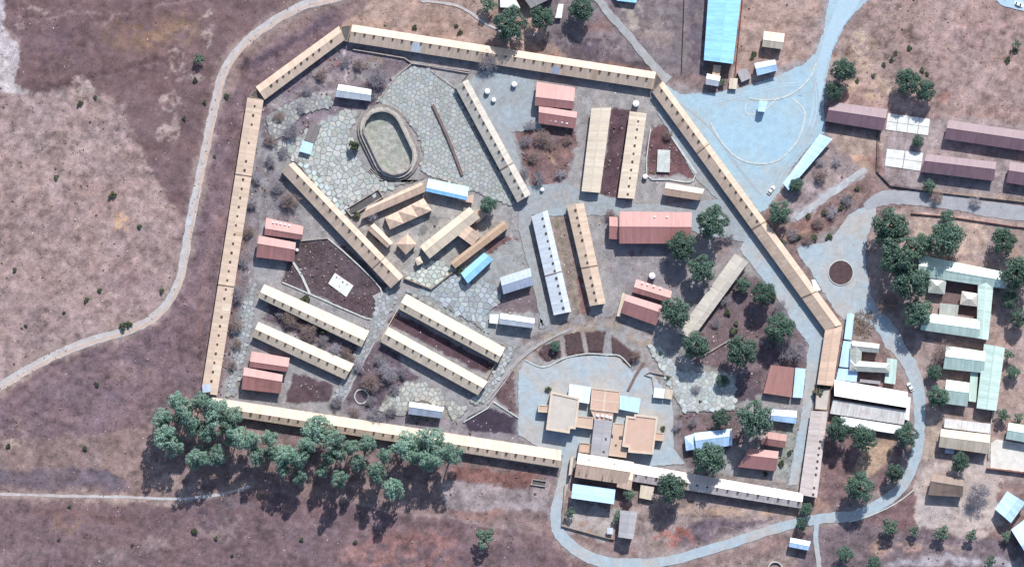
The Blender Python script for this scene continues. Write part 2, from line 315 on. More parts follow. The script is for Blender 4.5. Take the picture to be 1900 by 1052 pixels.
# ground inside the south-east belt
paint([(1170, 905), (1490, 945), (1480, 960), (1300, 1030), (1180, 1045), (1140, 1000)], (152, 134, 130), 8, veg=.7)
paint([(1300, 965), (1440, 960), (1370, 995), (1260, 1015), (1240, 995)], (104, 92, 106), 9, .85, rag=5); blob(1245, 998, 36, 17, (166, 112, 102), 8, 1.0); blob(1252, 990, 20, 10, (158, 102, 92), 6, 1.0); blob(1330, 990, 30, 8, (158, 148, 138), 10, .7); blob(1170, 1028, 18, 6, (160, 116, 112), 6, .8)
paint([(1230, 935), (1490, 955)], (180, 152, 130), 8, .8, line=8, rag=4, patchy=1.0); paint([(1260, 950), (1340, 958), (1420, 968)], (92, 78, 84), 4, .8, line=3, patchy=1.0)
paint([(1060, 930), (1150, 940), (1130, 1000), (1050, 985)], (168, 160, 156), 6, veg=.3); blob(1080, 975, 25, 8, (150, 118, 104), 8, .7); blob(1085, 1005, 22, 8, (150, 112, 112), 6, .7)
paint([(1480, 1000), (1440, 1030), (1320, 1040), (1100, 2500), (1500, 2500)], (150, 132, 128), 10, veg=.7); blob(1430, 1005, 30, 14, (160, 128, 118), 10, .7)
paint([(1540, 800), (1690, 800), (1660, 900), (1530, 940), (1520, 920)], (128, 104, 106), 8, veg=.5); paint([(1595, 820), (1655, 820), (1650, 850), (1600, 890), (1570, 900)], (176, 150, 126), 10, .9); blob(1520, 935, 20, 12, (158, 128, 112), 10, .8)
paint([(1550, 570), (1625, 560), (1620, 640), (1570, 640)], (158, 146, 142), 8, .8)
# ------ inside the walls
paint(COMPOUND, (154, 153, 155), 5, veg=.25, warp=.3)
paint([(488, 185), (640, 85), (760, 112), (740, 130), (700, 200), (620, 215), (560, 250), (488, 290)], (132, 120, 130), 8, veg=.8, warp=1)
for x, y, rx, ry, c in [(590, 150, 35, 18, (152, 142, 142)), (545, 190, 40, 14, (158, 152, 150)), (680, 130, 30, 22, (140, 138, 142)), (540, 240, 30, 30, (108, 102, 110)), (620, 120, 25, 8, (146, 104, 98)), (510, 210, 14, 20, (112, 92, 98)), (700, 110, 20, 10, (158, 140, 130)), (520, 270, 20, 14, (150, 146, 150))]:
    blob(x, y, rx, ry, c, 10, .75)
paint([(545, 192), (600, 178), (660, 180)], (184, 186, 184), 5, .7, line=4); paint([(490, 205), (640, 175)], (96, 80, 92), 4, .5, line=2); paint([(641, 100), (640, 155)], (178, 172, 172), 3, .8, line=3)
paint([(488, 290), (520, 320), (560, 420), (480, 400), (470, 520), (440, 720), (400, 735), (440, 500), (475, 300)], (134, 126, 132), 8, veg=.7)
paint([(470, 250), (450, 420), (425, 620), (405, 725)], (128, 100, 102), 6, .8, veg=.9, line=5); paint([(460, 520), (440, 640), (425, 725)], (156, 158, 160), 6, .7, line=6); blob(500, 360, 30, 40, (142, 140, 144), 16, .7); blob(530, 370, 22, 16, (106, 100, 112), 12, .7)
paint([(558, 447), (608, 440), (640, 452), (712, 530), (702, 580), (688, 592), (640, 575), (525, 525), (530, 480)], (94, 80, 86), 4, veg=.8, warp=.6)
blob(650, 560, 40, 16, (100, 78, 84), 14, .6)
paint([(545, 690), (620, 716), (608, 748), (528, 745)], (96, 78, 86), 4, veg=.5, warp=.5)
paint([(500, 560), (670, 640), (655, 662), (480, 585)], (112, 100, 110), 6, veg=.9)
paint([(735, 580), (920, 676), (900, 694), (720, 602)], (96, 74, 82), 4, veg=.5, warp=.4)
paint([(655, 650), (705, 640), (775, 700), (690, 770), (640, 755)], (108, 95, 106), 8, veg=.9); paint([(690, 760), (740, 720), (800, 730), (870, 790), (760, 800), (690, 790)], (164, 160, 152), 8, veg=.5)
paint([(615, 740), (900, 780), (1040, 830), (1040, 838), (620, 770)], (138, 132, 140), 6, veg=.6)
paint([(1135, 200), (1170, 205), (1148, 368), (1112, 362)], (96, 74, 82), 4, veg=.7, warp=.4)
paint([(950, 240), (990, 228), (1066, 238), (1056, 330), (1030, 345), (985, 350)], (124, 98, 98), 6, veg=.9, rag=4); blob(1005, 255, 20, 14, (128, 114, 124), 8, .7); blob(1035, 300, 16, 20, (146, 112, 104), 8, .7); paint([(1003, 262), (1030, 308)], (186, 156, 130), 4, .8, line=3)
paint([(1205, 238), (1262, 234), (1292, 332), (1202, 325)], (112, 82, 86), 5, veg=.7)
paint([(862, 780), (905, 757), (962, 778), (962, 806), (870, 800)], (72, 62, 78), 3, veg=.2, warp=.4); paint([(918, 742), (945, 690), (962, 685), (962, 772)], (108, 88, 92), 5, veg=.8)
paint([(905, 440), (962, 440), (962, 520), (900, 505)], (120, 94, 96), 6, veg=.7); paint([(948, 440), (955, 500)], (172, 168, 166), 3, .8, line=4)
paint([(1016, 392), (1048, 385), (1098, 580), (1062, 585)], (148, 134, 128), 5, veg=.5); paint([(1030, 400), (1072, 580)], (112, 122, 92), 3, .7, line=2); paint([(1075, 520), (1090, 580)], (124, 84, 84), 6, .8, line=7)
paint([(1300, 570), (1385, 505), (1420, 520), (1480, 600), (1500, 680), (1440, 720), (1380, 745), (1290, 690), (1290, 640)], (122, 104, 110), 8, veg=.6)
paint([(1250, 640), (1300, 680), (1380, 690), (1370, 760), (1260, 770), (1215, 690)], (160, 160, 158), 8, veg=.3); paint([(1365, 690), (1415, 690), (1405, 745), (1362, 745)], (96, 84, 94), 5, .85)
paint([(1240, 770), (1370, 760), (1380, 830), (1280, 870), (1250, 850)], (118, 102, 106), 8, veg=.7); paint([(1265, 870), (1480, 900), (1480, 915), (1200, 870)], (142, 132, 130), 6, veg=.8); paint([(1440, 790), (1500, 770), (1480, 900), (1440, 890)], (140, 146, 140), 6, veg=.9)
paint([(800, 500), (990, 440), (980, 600), (940, 640), (760, 545)], (156, 162, 164), 6, veg=.2); paint([(905, 545), (1000, 535), (1000, 580), (910, 575)], (116, 98, 106), 6, .85)
paint([(650, 385), (800, 330), (945, 415), (840, 505), (750, 525), (690, 460)], (168, 166, 162), 5, veg=.4, warp=.3); paint([(790, 400), (840, 400), (800, 430), (775, 440)], (132, 132, 130), 5, .8, veg=.8)
paint([(1120, 395), (1150, 385), (1400, 400), (1400, 440), (1360, 480), (1300, 560), (1200, 600), (1140, 520), (1110, 470)], (146, 142, 146), 8, veg=.3); blob(1180, 485, 14, 14, (120, 90, 98), 4, .8); blob(1340, 445, 22, 30, (148, 122, 118), 10, .7)
blob(1120, 395, 22, 18, (146, 138, 128), 10, .8, veg=.8); blob(1200, 382, 40, 5, (150, 152, 122), 4, .7)
# beds round the forecourt
for q in [[(990, 650), (1038, 630), (1042, 662), (1010, 672)], [(1046, 622), (1078, 612), (1086, 655), (1052, 660)], [(1086, 612), (1124, 616), (1118, 655), (1092, 655)], [(1134, 622), (1188, 660), (1168, 680), (1136, 655)]]:
    paint(q, (100, 78, 80), 3, veg=.7, warp=.3)
paint([(960, 690), (1000, 640), (1060, 606), (1140, 600), (1200, 640), (1215, 690)], (160, 144, 130), 7, .85, line=10, patchy=1.0, rag=3)
paint([(975, 640), (1050, 594), (1150, 590), (1215, 625)], (120, 102, 100), 6, .7, line=4, patchy=1.0)
# roads also lighten the verge
VERGE = []
ROADW = [(700, -60), (640, -10), (560, 12), (490, 52), (445, 90), (415, 135), (400, 190), (385, 260), (368, 340), (352, 420), (338, 500), (322, 545), (290, 585), (240, 612), (170, 632), (100, 660), (40, 692), (-10, 722), (-160, 800), (-400, 930)]
paint(ROADW, (158, 140, 134), 14, .7, veg=.2, line=14)
paint([(-300, 905), (0, 918), (130, 922), (240, 924), (330, 926), (400, 918), (470, 900)], (164, 146, 138), 5, .8, veg=.2, line=6)
paint([(640, 930), (760, 950), (900, 972), (1000, 985)], (150, 134, 134), 5, .6, line=3)
for pts, rgb in (([(1225, 152), (1330, 172), (1440, 142), (1512, 100), (1545, -100), (1660, -100), (1568, 45), (1532, 150), (1532, 245), (1470, 310), (1410, 395)], (158, 160, 166)), ([(1480, 460), (1560, 420), (1610, 382), (1612, 520), (1676, 640), (1590, 590), (1530, 545)], (156, 154, 158)),
                 ([(1395, 425), (1535, 615), (1480, 900), (1462, 900), (1500, 640), (1372, 462)], (152, 150, 152)), ([(962, 690), (1120, 660), (1250, 770), (1270, 860), (1060, 850), (962, 806)], (150, 148, 152))):
    paint(pts, rgb, 26, .75, veg=.1, rag=8)
paint([(1640, 600), (1690, 680), (1706, 790), (1675, 900), (1590, 955), (1440, 980), (1240, 1040), (1160, 1046), (1060, 1012), (1032, 950), (1050, 868)], (160, 150, 148), 16, .6, veg=.2, line=14, rag=5)
# irregular speckle of the veld at larger scales
F1 = fbm(X, Y, 70, 31, 5); F2 = fbm(X, Y, 12, 41, 4); F3 = vnoise(X/3.1, Y/3.1, 51)
inC = inside(X, Y, COMPOUND)
amp = np.where(inC, .8, 1.0)
C *= (1+amp*(.42*(F1-.5)+1.05*(F2-.5)*(.45+VEG)+.34*(F3-.5)*(.5+VEG)+np.where(inC, 0, .5)*(FS-.5)))[:, None]
tint = (fbm(X, Y, 35, 61, 4)-.5)[:, None]
C *= 1+tint*np.array([.16, 0.02, -.12])
lum = C@np.array([.3, .55, .15]); C = C+(lum[:, None]-C)*.15          # pulls every ground colour a little toward grey
C = np.clip(C*GAIN*np.array([.915, .885, .87]), .01, .8)
nx, ny = len(gx), len(gy)
idx = np.arange(nx*ny).reshape(ny, nx)
Fq = np.stack([idx[1:, :-1], idx[1:, 1:], idx[:-1, 1:], idx[:-1, :-1]], -1).reshape(-1, 4)
V = np.stack([(X-950)*MPP, (526-Y)*MPP, np.zeros_like(X)], 1)
ground = link('ground', npmesh('ground', V, Fq, C), M['ground']); tag(ground, kind='structure')

# ------------------------------------------------------------------ sheets: roads, yards, beds
ZL = [.02]
def ragged(pts, step=4, amp=1.4):
    out = []; n = len(pts)
    for i in range(n):
        (x0, y0), (x1, y1) = pts[i], pts[(i+1) % n]; L = math.hypot(x1-x0, y1-y0); k = max(1, int(L/step))
        for j in range(k):
            t = j/k; out.append((x0+(x1-x0)*t+random.uniform(-amp, amp), y0+(y1-y0)*t+random.uniform(-amp, amp)))
    return out
def sheet(name, pts, m, amp=1.2, z=None, parent=None, label=None):
    if z is None: ZL[0] += .012; z = ZL[0]
    bm = bmesh.new(); vs = [bm.verts.new((*P(*p).xy, z)) for p in (ragged(pts, 4, amp) if amp else pts)]
    bm.faces.new(vs); bmesh.ops.triangulate(bm, faces=bm.faces[:]); bmesh.ops.recalc_face_normals(bm, faces=bm.faces[:])
    if sum(f.normal.z for f in bm.faces) < 0: bmesh.ops.reverse_faces(bm, faces=bm.faces[:])
    me = bpy.data.meshes.new(name); bm.to_mesh(me); bm.free()
    o = link(name, me, m, parent)
    if parent is None: tag(o, label, kind='structure')
    return o
def ribbon(name, pts, width, m, amp=1.6, n=8, label=None, z=None):
    """width in px, a number or a list per control point"""
    if z is None: ZL[0] += .012; z = ZL[0]
    c = smooth_line(pts, n); ws = width if isinstance(width, (list, tuple)) else [width]*len(pts)
    V = []; F = []
    for i, p in enumerate(c):
        a, b = c[max(i-1, 0)], c[min(i+1, len(c)-1)]; dx, dy = b[0]-a[0], b[1]-a[1]; L = math.hypot(dx, dy) or 1
        u = i/n; k = min(int(u), len(ws)-2); w_ = (ws[k]+(ws[k+1]-ws[k])*(u-k))/2
        for s in (-1, 1):
            q = P(p[0]-dy/L*(w_+random.uniform(-amp, amp))*s, p[1]+dx/L*(w_+random.uniform(-amp, amp))*s); V.append((q.x, q.y, z))
        if i: F.append((2*i-2, 2*i-1, 2*i+1, 2*i))
    me = pymesh(name, V, F); o = link(name, me, m); tag(o, label, kind='structure'); return o
ribbon('dirt_road', ROADW, 16, M['dirt'], 1.2)
ribbon('wheel_track', [(x+3.5, y+2) for x, y in ROADW], 4, surf('tan_wheel_track', (.40, .30, .24), .15, .2), 1.0)
ribbon('dirt_track', [(-300, 903), (0, 916), (130, 920), (240, 922), (330, 925), (400, 918), (465, 902)], 5, M['dirt'], .8)
CARPARK = [(1225, 152), (1262, 175), (1330, 172), (1380, 162), (1440, 142), (1490, 120), (1512, 100), (1528, 60), (1538, 0), (1545, -100), (1660, -100), (1610, 0), (1568, 45), (1545, 95), (1532, 150), (1528, 200), (1532, 245), (1510, 262), (1470, 310), (1452, 345), (1425, 385), (1410, 395)]
sheet('gravel_yard', CARPARK, M['gravel2'], 1.4)
ribbon('worn_lane', [(1600, -80), (1575, 0), (1545, 60), (1528, 110), (1518, 170), (1505, 235)], [46, 36, 22, 17, 14, 10], M['tar'], 1.5)
for k, pts in enumerate(([(1590, -40), (1558, 30), (1530, 105), (1500, 150), (1440, 160), (1360, 180), (1290, 195)], [(1512, 150), (1515, 210), (1490, 270), (1450, 325), (1432, 370)], [(1260, 190), (1320, 240), (1370, 310), (1410, 360)])):
    for d in (-3, 3): ribbon('tyre_track', [(x+d, y+d*.6) for x, y in pts], 2.2, M['gravel'] if k else M['tar'], .7)
sheet('traffic_oval', smooth_line([(1318, 225), (1345, 270), (1375, 297), (1410, 305), (1445, 296), (1475, 270), (1490, 235), (1495, 190), (1480, 178), (1440, 188), (1400, 190), (1350, 192)], 6, True), surf('steel_blue_gravel', (.265, .39, .47), .12, .3, .1, bmp=.3, rgb2=(.285, .37, .41)), 1.0)
sheet('turning_circle', smooth_line([(1480, 460), (1530, 450), (1560, 420), (1580, 395), (1610, 382), (1625, 390), (1612, 430), (1605, 470), (1612, 520), (1622, 560), (1645, 588), (1666, 612), (1676, 640), (1650, 650), (1625, 612), (1590, 590), (1560, 590), (1530, 545), (1505, 505)], 5, True), M['gravel'], 1.6)
ribbon('east_lane', [(1605, 385), (1640, 368), (1700, 368), (1780, 378), (1860, 392), (2050, 410)], [14, 26, 26, 26, 28, 30], surf('grey_gravel_lane', (.27, .275, .295), .14, .2), 1.5)  # lane gravel in a darker, greyer tone
ribbon('old_drive', [(1478, 408), (1510, 382), (1560, 346), (1606, 313)], [9, 13, 13, 9], surf('pale_old_drive', (.34, .355, .38), .2, .4, .18, bmp=.4, rgb2=(.31, .29, .28)), 2.0)
ribbon('garden_lane', [(1640, 600), (1662, 640), (1690, 680), (1704, 730), (1706, 790), (1698, 850), (1675, 900), (1640, 930), (1590, 955), (1520, 962), (1440, 980), (1340, 1012), (1240, 1040), (1160, 1046), (1100, 1036), (1060, 1012), (1036, 985), (1032, 950), (1042, 905), (1050, 868), (1055, 820)],
       [26, 26, 26, 24, 20, 20, 20, 22, 20, 18, 18, 18, 18, 22, 22, 22, 22, 20, 20, 18, 14], M['gravel'], 1.0)
ribbon('south_path', [(1517, 962), (1514, 1000), (1520, 1052), (1526, 1120)], 9, M['gravel'], .8)
sheet('patrol_path', [(1395, 425), (1412, 440), (1535, 615), (1512, 715), (1505, 760), (1480, 900), (1462, 900), (1488, 760), (1500, 640), (1440, 550), (1372, 462)], M['gravel'], 1.4)
sheet('forecourt', [(962, 690), (975, 668), (1000, 680), (1030, 676), (1060, 662), (1120, 660), (1150, 664), (1172, 690), (1200, 680), (1215, 700), (1245, 740), (1250, 770), (1250, 830), (1270, 860), (1200, 865), (1060, 850), (1000, 830), (962, 806)], M['gravel'], 1.2)
sheet('north_yard', [(868, 150), (905, 130), (990, 150), (1005, 240), (950, 245), (975, 345), (1050, 340), (1085, 355), (1180, 378), (1240, 378), (1330, 370), (1290, 330), (1215, 200), (1200, 165), (1212, 170), (1400, 430), (1380, 450), (1140, 400), (990, 400), (930, 280)], surf('pale_yard_gravel', (.255, .295, .32), .18, .4, .18, bmp=.6, rgb2=(.24, .245, .25)), 1.6)
ribbon('yard_path', [(700, 545), (712, 575), (690, 625), (655, 690), (628, 745)], [20, 22, 20, 20, 18], surf('flagged_path', (.30, .29, .295), .22, .35, .2), 1.2)
ribbon('ring_path', [(900, 742), (930, 705), (965, 665), (1005, 636), (1060, 610)], [9, 8, 6, 5, 3], M['pathm'], 2.2)
ribbon('block_path', [(1000, 600), (1010, 590), (985, 480), (972, 420), (985, 385), (1060, 365)], [16, 16, 16, 20, 24, 30], surf('court_gravel', (.25, .275, .295), .2, .5, .2, bmp=.6, rgb2=(.26, .25, .24)), 1.4)
ribbon('track_north', [(780, 2), (850, 12), (905, 46), (960, 70)], 5, M['dirt'], .8)
ribbon('lane_north', [(1090, -30), (1130, 25), (1165, 65), (1215, 125), (1240, 150)], [14, 14, 14, 16, 20], surf('grey_lane', (.27, .27, .275), .2, .2), 1.8)
ribbon('street', [(1830, -60), (1860, -8), (1900, 8), (2100, 60)], [30, 30, 26, 30], M['tar'], .8)
sheet('slab_yard', [(1838, 822), (1850, 815), (1910, 825), (1960, 840), (1960, 882), (1838, 868)], surf('pale_yard_concrete', (.52, .50, .46), .18, .25, .12), .5)
LAWN = True
sheet('planting_bed', [(1002, 655), (1010, 640), (1036, 632), (1040, 662), (1015, 670)], M['soil'], 1.5)
sheet('planting_bed', [(1048, 622), (1076, 614), (1083, 652), (1055, 658)], M['soil'], 1.5)
sheet('planting_bed', [(1088, 616), (1122, 618), (1117, 652), (1094, 652)], M['soil'], 1.5)
sheet('planting_bed', [(1136, 630), (1186, 662), (1168, 678), (1136, 654)], M['soil'], 1.5)

# ------------------------------------------------------------------ stone paving, stone by stone
def clip(poly, n, d):
    out = []; m = len(poly)
    for i in range(m):
        a, b = poly[i], poly[(i+1) % m]; da = a[0]*n[0]+a[1]*n[1]-d; db = b[0]*n[0]+b[1]*n[1]-d
        if da <= 0: out.append(a)
        if (da < 0 < db) or (db < 0 < da):
            t = da/(da-db); out.append((a[0]+(b[0]-a[0])*t, a[1]+(b[1]-a[1])*t))
    return out
def stones(poly, cell, jit, ang=0.0, aspect=1.0, gap=.8):
    """irregular slabs (px polygons) that tile the area"""
    p = np.array(poly); cx, cy = p.mean(0); R = np.hypot(*(p-p.mean(0)).T).max()+cell*3
    ca, sa = math.cos(ang), math.sin(ang); k = int(R/cell)+2; seeds = {}
    for i in range(-k, k+1):
        for j in range(-int(k/aspect)-1, int(k/aspect)+2):
            u = (i+random.uniform(-jit, jit))*cell; v = (j+random.uniform(-jit, jit)+(.5 if i % 2 else 0))*cell*aspect
            seeds[(i, j)] = (cx+u*ca-v*sa, cy+u*sa+v*ca)
    A = np.array(list(seeds.values())); keys = list(seeds); ins = inside(A[:, 0], A[:, 1], poly)
    out = []
    for q, ok in enumerate(ins):
        if not ok: continue
        s = A[q]; c = cell*2.2*max(1, aspect)
        pg = [(s[0]-c, s[1]-c), (s[0]+c, s[1]-c), (s[0]+c, s[1]+c), (s[0]-c, s[1]+c)]
        dd = np.hypot(*(A-s).T)
        for r in np.argsort(dd)[1:14]:
            t = A[r]; nx_, ny_ = t-s; L = math.hypot(nx_, ny_); n = (nx_/L, ny_/L); mid = (s+t)/2
            pg = clip(pg, n, mid[0]*n[0]+mid[1]*n[1]-gap/2*random.uniform(.6, 1.5))
            if len(pg) < 3: break
        if len(pg) >= 3: out.append(pg)
    return out
def slab_geo(pg, z0, hgt):
    n = len(pg); c = np.mean(pg, 0); V = []
    for f, z in ((1.0, z0), (.94, z0+hgt)):
        for x, y in pg: q = P(c[0]+(x-c[0])*f, c[1]+(y-c[1])*f); V.append((q.x, q.y, z))
    F = [tuple(range(n, 2*n))]+[(i, (i+1) % n, n+(i+1) % n, n+i) for i in range(n)]
    return V, F
def orient(pg):
    a = sum(pg[i][0]*pg[(i+1) % len(pg)][1]-pg[(i+1) % len(pg)][0]*pg[i][1] for i in range(len(pg)))
    return pg[::-1] if a > 0 else pg
def paving(label, poly, cell, jit, rgb, ang=0.0, aspect=1.0, gap=1.0, keep=300, spread=.2, holes=(), jm='joint'):
    base = sheet('stone_paving', poly, M[jm], 1.8, label=label)
    sl = [orient(q) for q in stones(poly, cell, jit, ang, aspect, gap)]
    if holes:
        sl = [q for q in sl if not any(inside(np.array([np.mean(q, 0)[0]]), np.array([np.mean(q, 0)[1]]), h)[0] for h in holes)]
    def area(q): return abs(sum(q[i][0]*q[(i+1) % len(q)][1]-q[(i+1) % len(q)][0]*q[i][1] for i in range(len(q))))
    sl.sort(key=area, reverse=True); z = ZL[0]+.002; rest = ([], [], [])
    for i, q in enumerate(sl):
        Vv, Ff = slab_geo(q, z, random.uniform(.05, .11))
        c = lin(rgb)*(1+random.uniform(-spread, spread))*np.array([1+random.uniform(-.06, .06), 1, 1+random.uniform(-.06, .06)])*np.array([.80, .83, .83])
        if i < keep:
            me = bpy.data.meshes.new('paving_stone'); me.from_pydata(Vv, [], Ff)
            a = me.color_attributes.new('Col', 'FLOAT_COLOR', 'POINT'); a.data.foreach_set('color', np.tile([*c, 1], len(Vv)).astype(np.float32))
            link('paving_stone', me, M['slab'], base)
        else:
            o = len(rest[0]); rest[0].extend(Vv); rest[1].extend([tuple(k+o for k in f) for f in Ff]); rest[2].extend([[*c, 1]]*len(Vv))
    if rest[0]:
        me = bpy.data.meshes.new('small_paving_stones'); me.from_pydata(rest[0], [], rest[1])
        a = me.color_attributes.new('Col', 'FLOAT_COLOR', 'POINT'); a.data.foreach_set('color', np.array(rest[2], np.float32).ravel())
        tag(link('small_paving_stones', me, M['slab'], base), kind='stuff')
    ZL[0] += .11 if False else 0
def stadium(r, n=14):
    ax, ay = 24.0, 50.0; th = math.atan2(ay, ax)
    return [(709+r*math.cos(th+math.pi/2+math.pi*k/n), 240+r*math.sin(th+math.pi/2+math.pi*k/n)) for k in range(n+1)]+[(733+r*math.cos(th-math.pi/2+math.pi*k/n), 290+r*math.sin(th-math.pi/2+math.pi*k/n)) for k in range(n+1)]
CRAZY = [(600, 222), (640, 205), (672, 205), (650, 240), (652, 280), (670, 310), (700, 336), (760, 338), (790, 330), (720, 350), (640, 384), (600, 340), (556, 294), (545, 296), (500, 268), (560, 250)]
paving('crazy paving of big irregular pale stones west of the oval enclosure', CRAZY, 10, .46, (173, 174, 170), .3, 1.0, 1.2, spread=.20)
TERR = [(735, 138), (765, 124), (800, 130), (845, 165), (890, 260), (945, 350), (955, 380), (925, 375), (880, 355), (800, 326), (778, 318), (786, 285), (776, 250), (748, 215), (722, 198), (700, 190)]
paving('terrace of closely laid grey stones east of the oval enclosure', TERR, 7.4, .30, (161, 163, 161), 1.10, 1.2, 1.0, spread=.16)
paving('stone flagged court below the kitchen buildings', [(770, 540), (840, 505), (862, 530), (918, 520), (930, 560), (905, 580), (905, 620), (880, 600)], 10, .34, (160, 166, 170), .5, 1.0, 1.3, spread=.24)
paving('stone flagged wedge by the small grey hut', [(700, 762), (755, 706), (790, 712), (868, 760), (840, 785), (826, 752), (760, 740), (750, 772)], 7.5, .38, (168, 166, 160), .6, 1.4, 1.0, spread=.26)
paving('stone flagged terrace below the kitchen yard wall', [(772, 500), (800, 482), (832, 492), (846, 500), (800, 535), (752, 515)], 9, .3, (186, 190, 180), .6, 1.1, 1.2)
paving('stone flagged slope under the eastern trees', [(1200, 640), (1225, 640), (1262, 690), (1330, 690), (1365, 700), (1362, 760), (1268, 765), (1240, 710)], 7.5, .4, (176, 180, 178), .2, 1.2, .8, spread=.2, jm='dustjoint')
paving('stone flagged strip beside the long diagonal block', [(545, 296), (556, 294), (650, 388), (636, 402)], 9, .2, (184, 194, 192), .8, 1.1, 1.4)
paving('flagged path running down between the western barracks', [(690, 590), (706, 545), (728, 538), (738, 550), (704, 612), (662, 690), (632, 745), (616, 742), (650, 668)], 7.5, .3, (158, 158, 160), 1.1, 1.1, 1.2, spread=.22)
paving('flagged strip along the inside of the western range', [(455, 560), (474, 520), (468, 600), (445, 690), (438, 735), (420, 735), (436, 650)], 7.5, .32, (156, 158, 160), .2, 1.1, 1.2, spread=.22)
paving('flagged path beside the dark central yard', [(938, 650), (960, 640), (935, 690), (900, 742), (880, 752), (870, 742), (905, 712)], 7.5, .32, (164, 165, 164), .9, 1.1, 1.2, spread=.22)
paving('flagged slope north of the dark central yard', [(752, 540), (765, 536), (800, 556), (905, 622), (935, 640), (922, 640), (860, 606)], 7.5, .32, (150, 152, 152), .5, 1.1, 1.2, spread=.22)
paving('broken paving of the yard south of the diagonal north-west range', [(495, 215), (560, 180), (612, 178), (618, 196), (560, 212), (530, 250), (500, 262)], 9, .45, (158, 158, 156), .5, 1.0, 2.8, spread=.25)

# ------------------------------------------------------------------ building kit
TAN = math.tan
def quadw(q, h): return [P(x, y, h) for x, y in q]
def inset_poly(pts, d):
    n = len(pts); ar = sum(pts[i].x*pts[(i+1) % n].y-pts[(i+1) % n].x*pts[i].y for i in range(n)); sg = 1 if ar > 0 else -1
    out = []
    for i in range(n):
        a, b, c = pts[i-1], pts[i], pts[(i+1) % n]
        d1 = (b-a).normalized(); d2 = (c-b).normalized(); n1 = Vector((-d1.y, d1.x, 0))*sg; n2 = Vector((-d2.y, d2.x, 0))*sg
        bis = n1+n2; L = bis.length
        if L < 1e-4: out.append(b+n1*d); continue
        bis /= L; out.append(b+bis*(d/max(.35, bis.dot(n1))))
    return out
VENT_ME = None
def vent_mesh():
    global VENT_ME
    if VENT_ME is None:
        x, y, z = .38, .36, .42
        V = [(-x, -y, -.5), (x, -y, -.5), (x, y, -.5), (-x, y, -.5), (-x, -y, z*.55), (x, -y, z*.55), (x, y, z), (-x, y, z), (-x-.1, -y-.12, z*.55), (x+.1, -y-.12, z*.55), (x+.1, y+.1, z+.03), (-x-.1, y+.1, z+.03)]
        F = [(0, 1, 5, 4), (1, 2, 6, 5), (2, 3, 7, 6), (3, 0, 4, 7), (8, 9, 10, 11)]
        VENT_ME = pymesh('ridge_vent', V, F); VENT_ME.materials.append(M['dark'])
    return VENT_ME
def box_me(name, sx, sy, sz, z0=0.0):
    V = [(x*sx/2, y*sy/2, z0+z*sz) for z in (0, 1) for x, y in ((-1, -1), (1, -1), (1, 1), (-1, 1))]
    return pymesh(name, V, [(3, 2, 1, 0), (4, 5, 6, 7), (0, 1, 5, 4), (1, 2, 6, 5), (2, 3, 7, 6), (3, 0, 4, 7)])
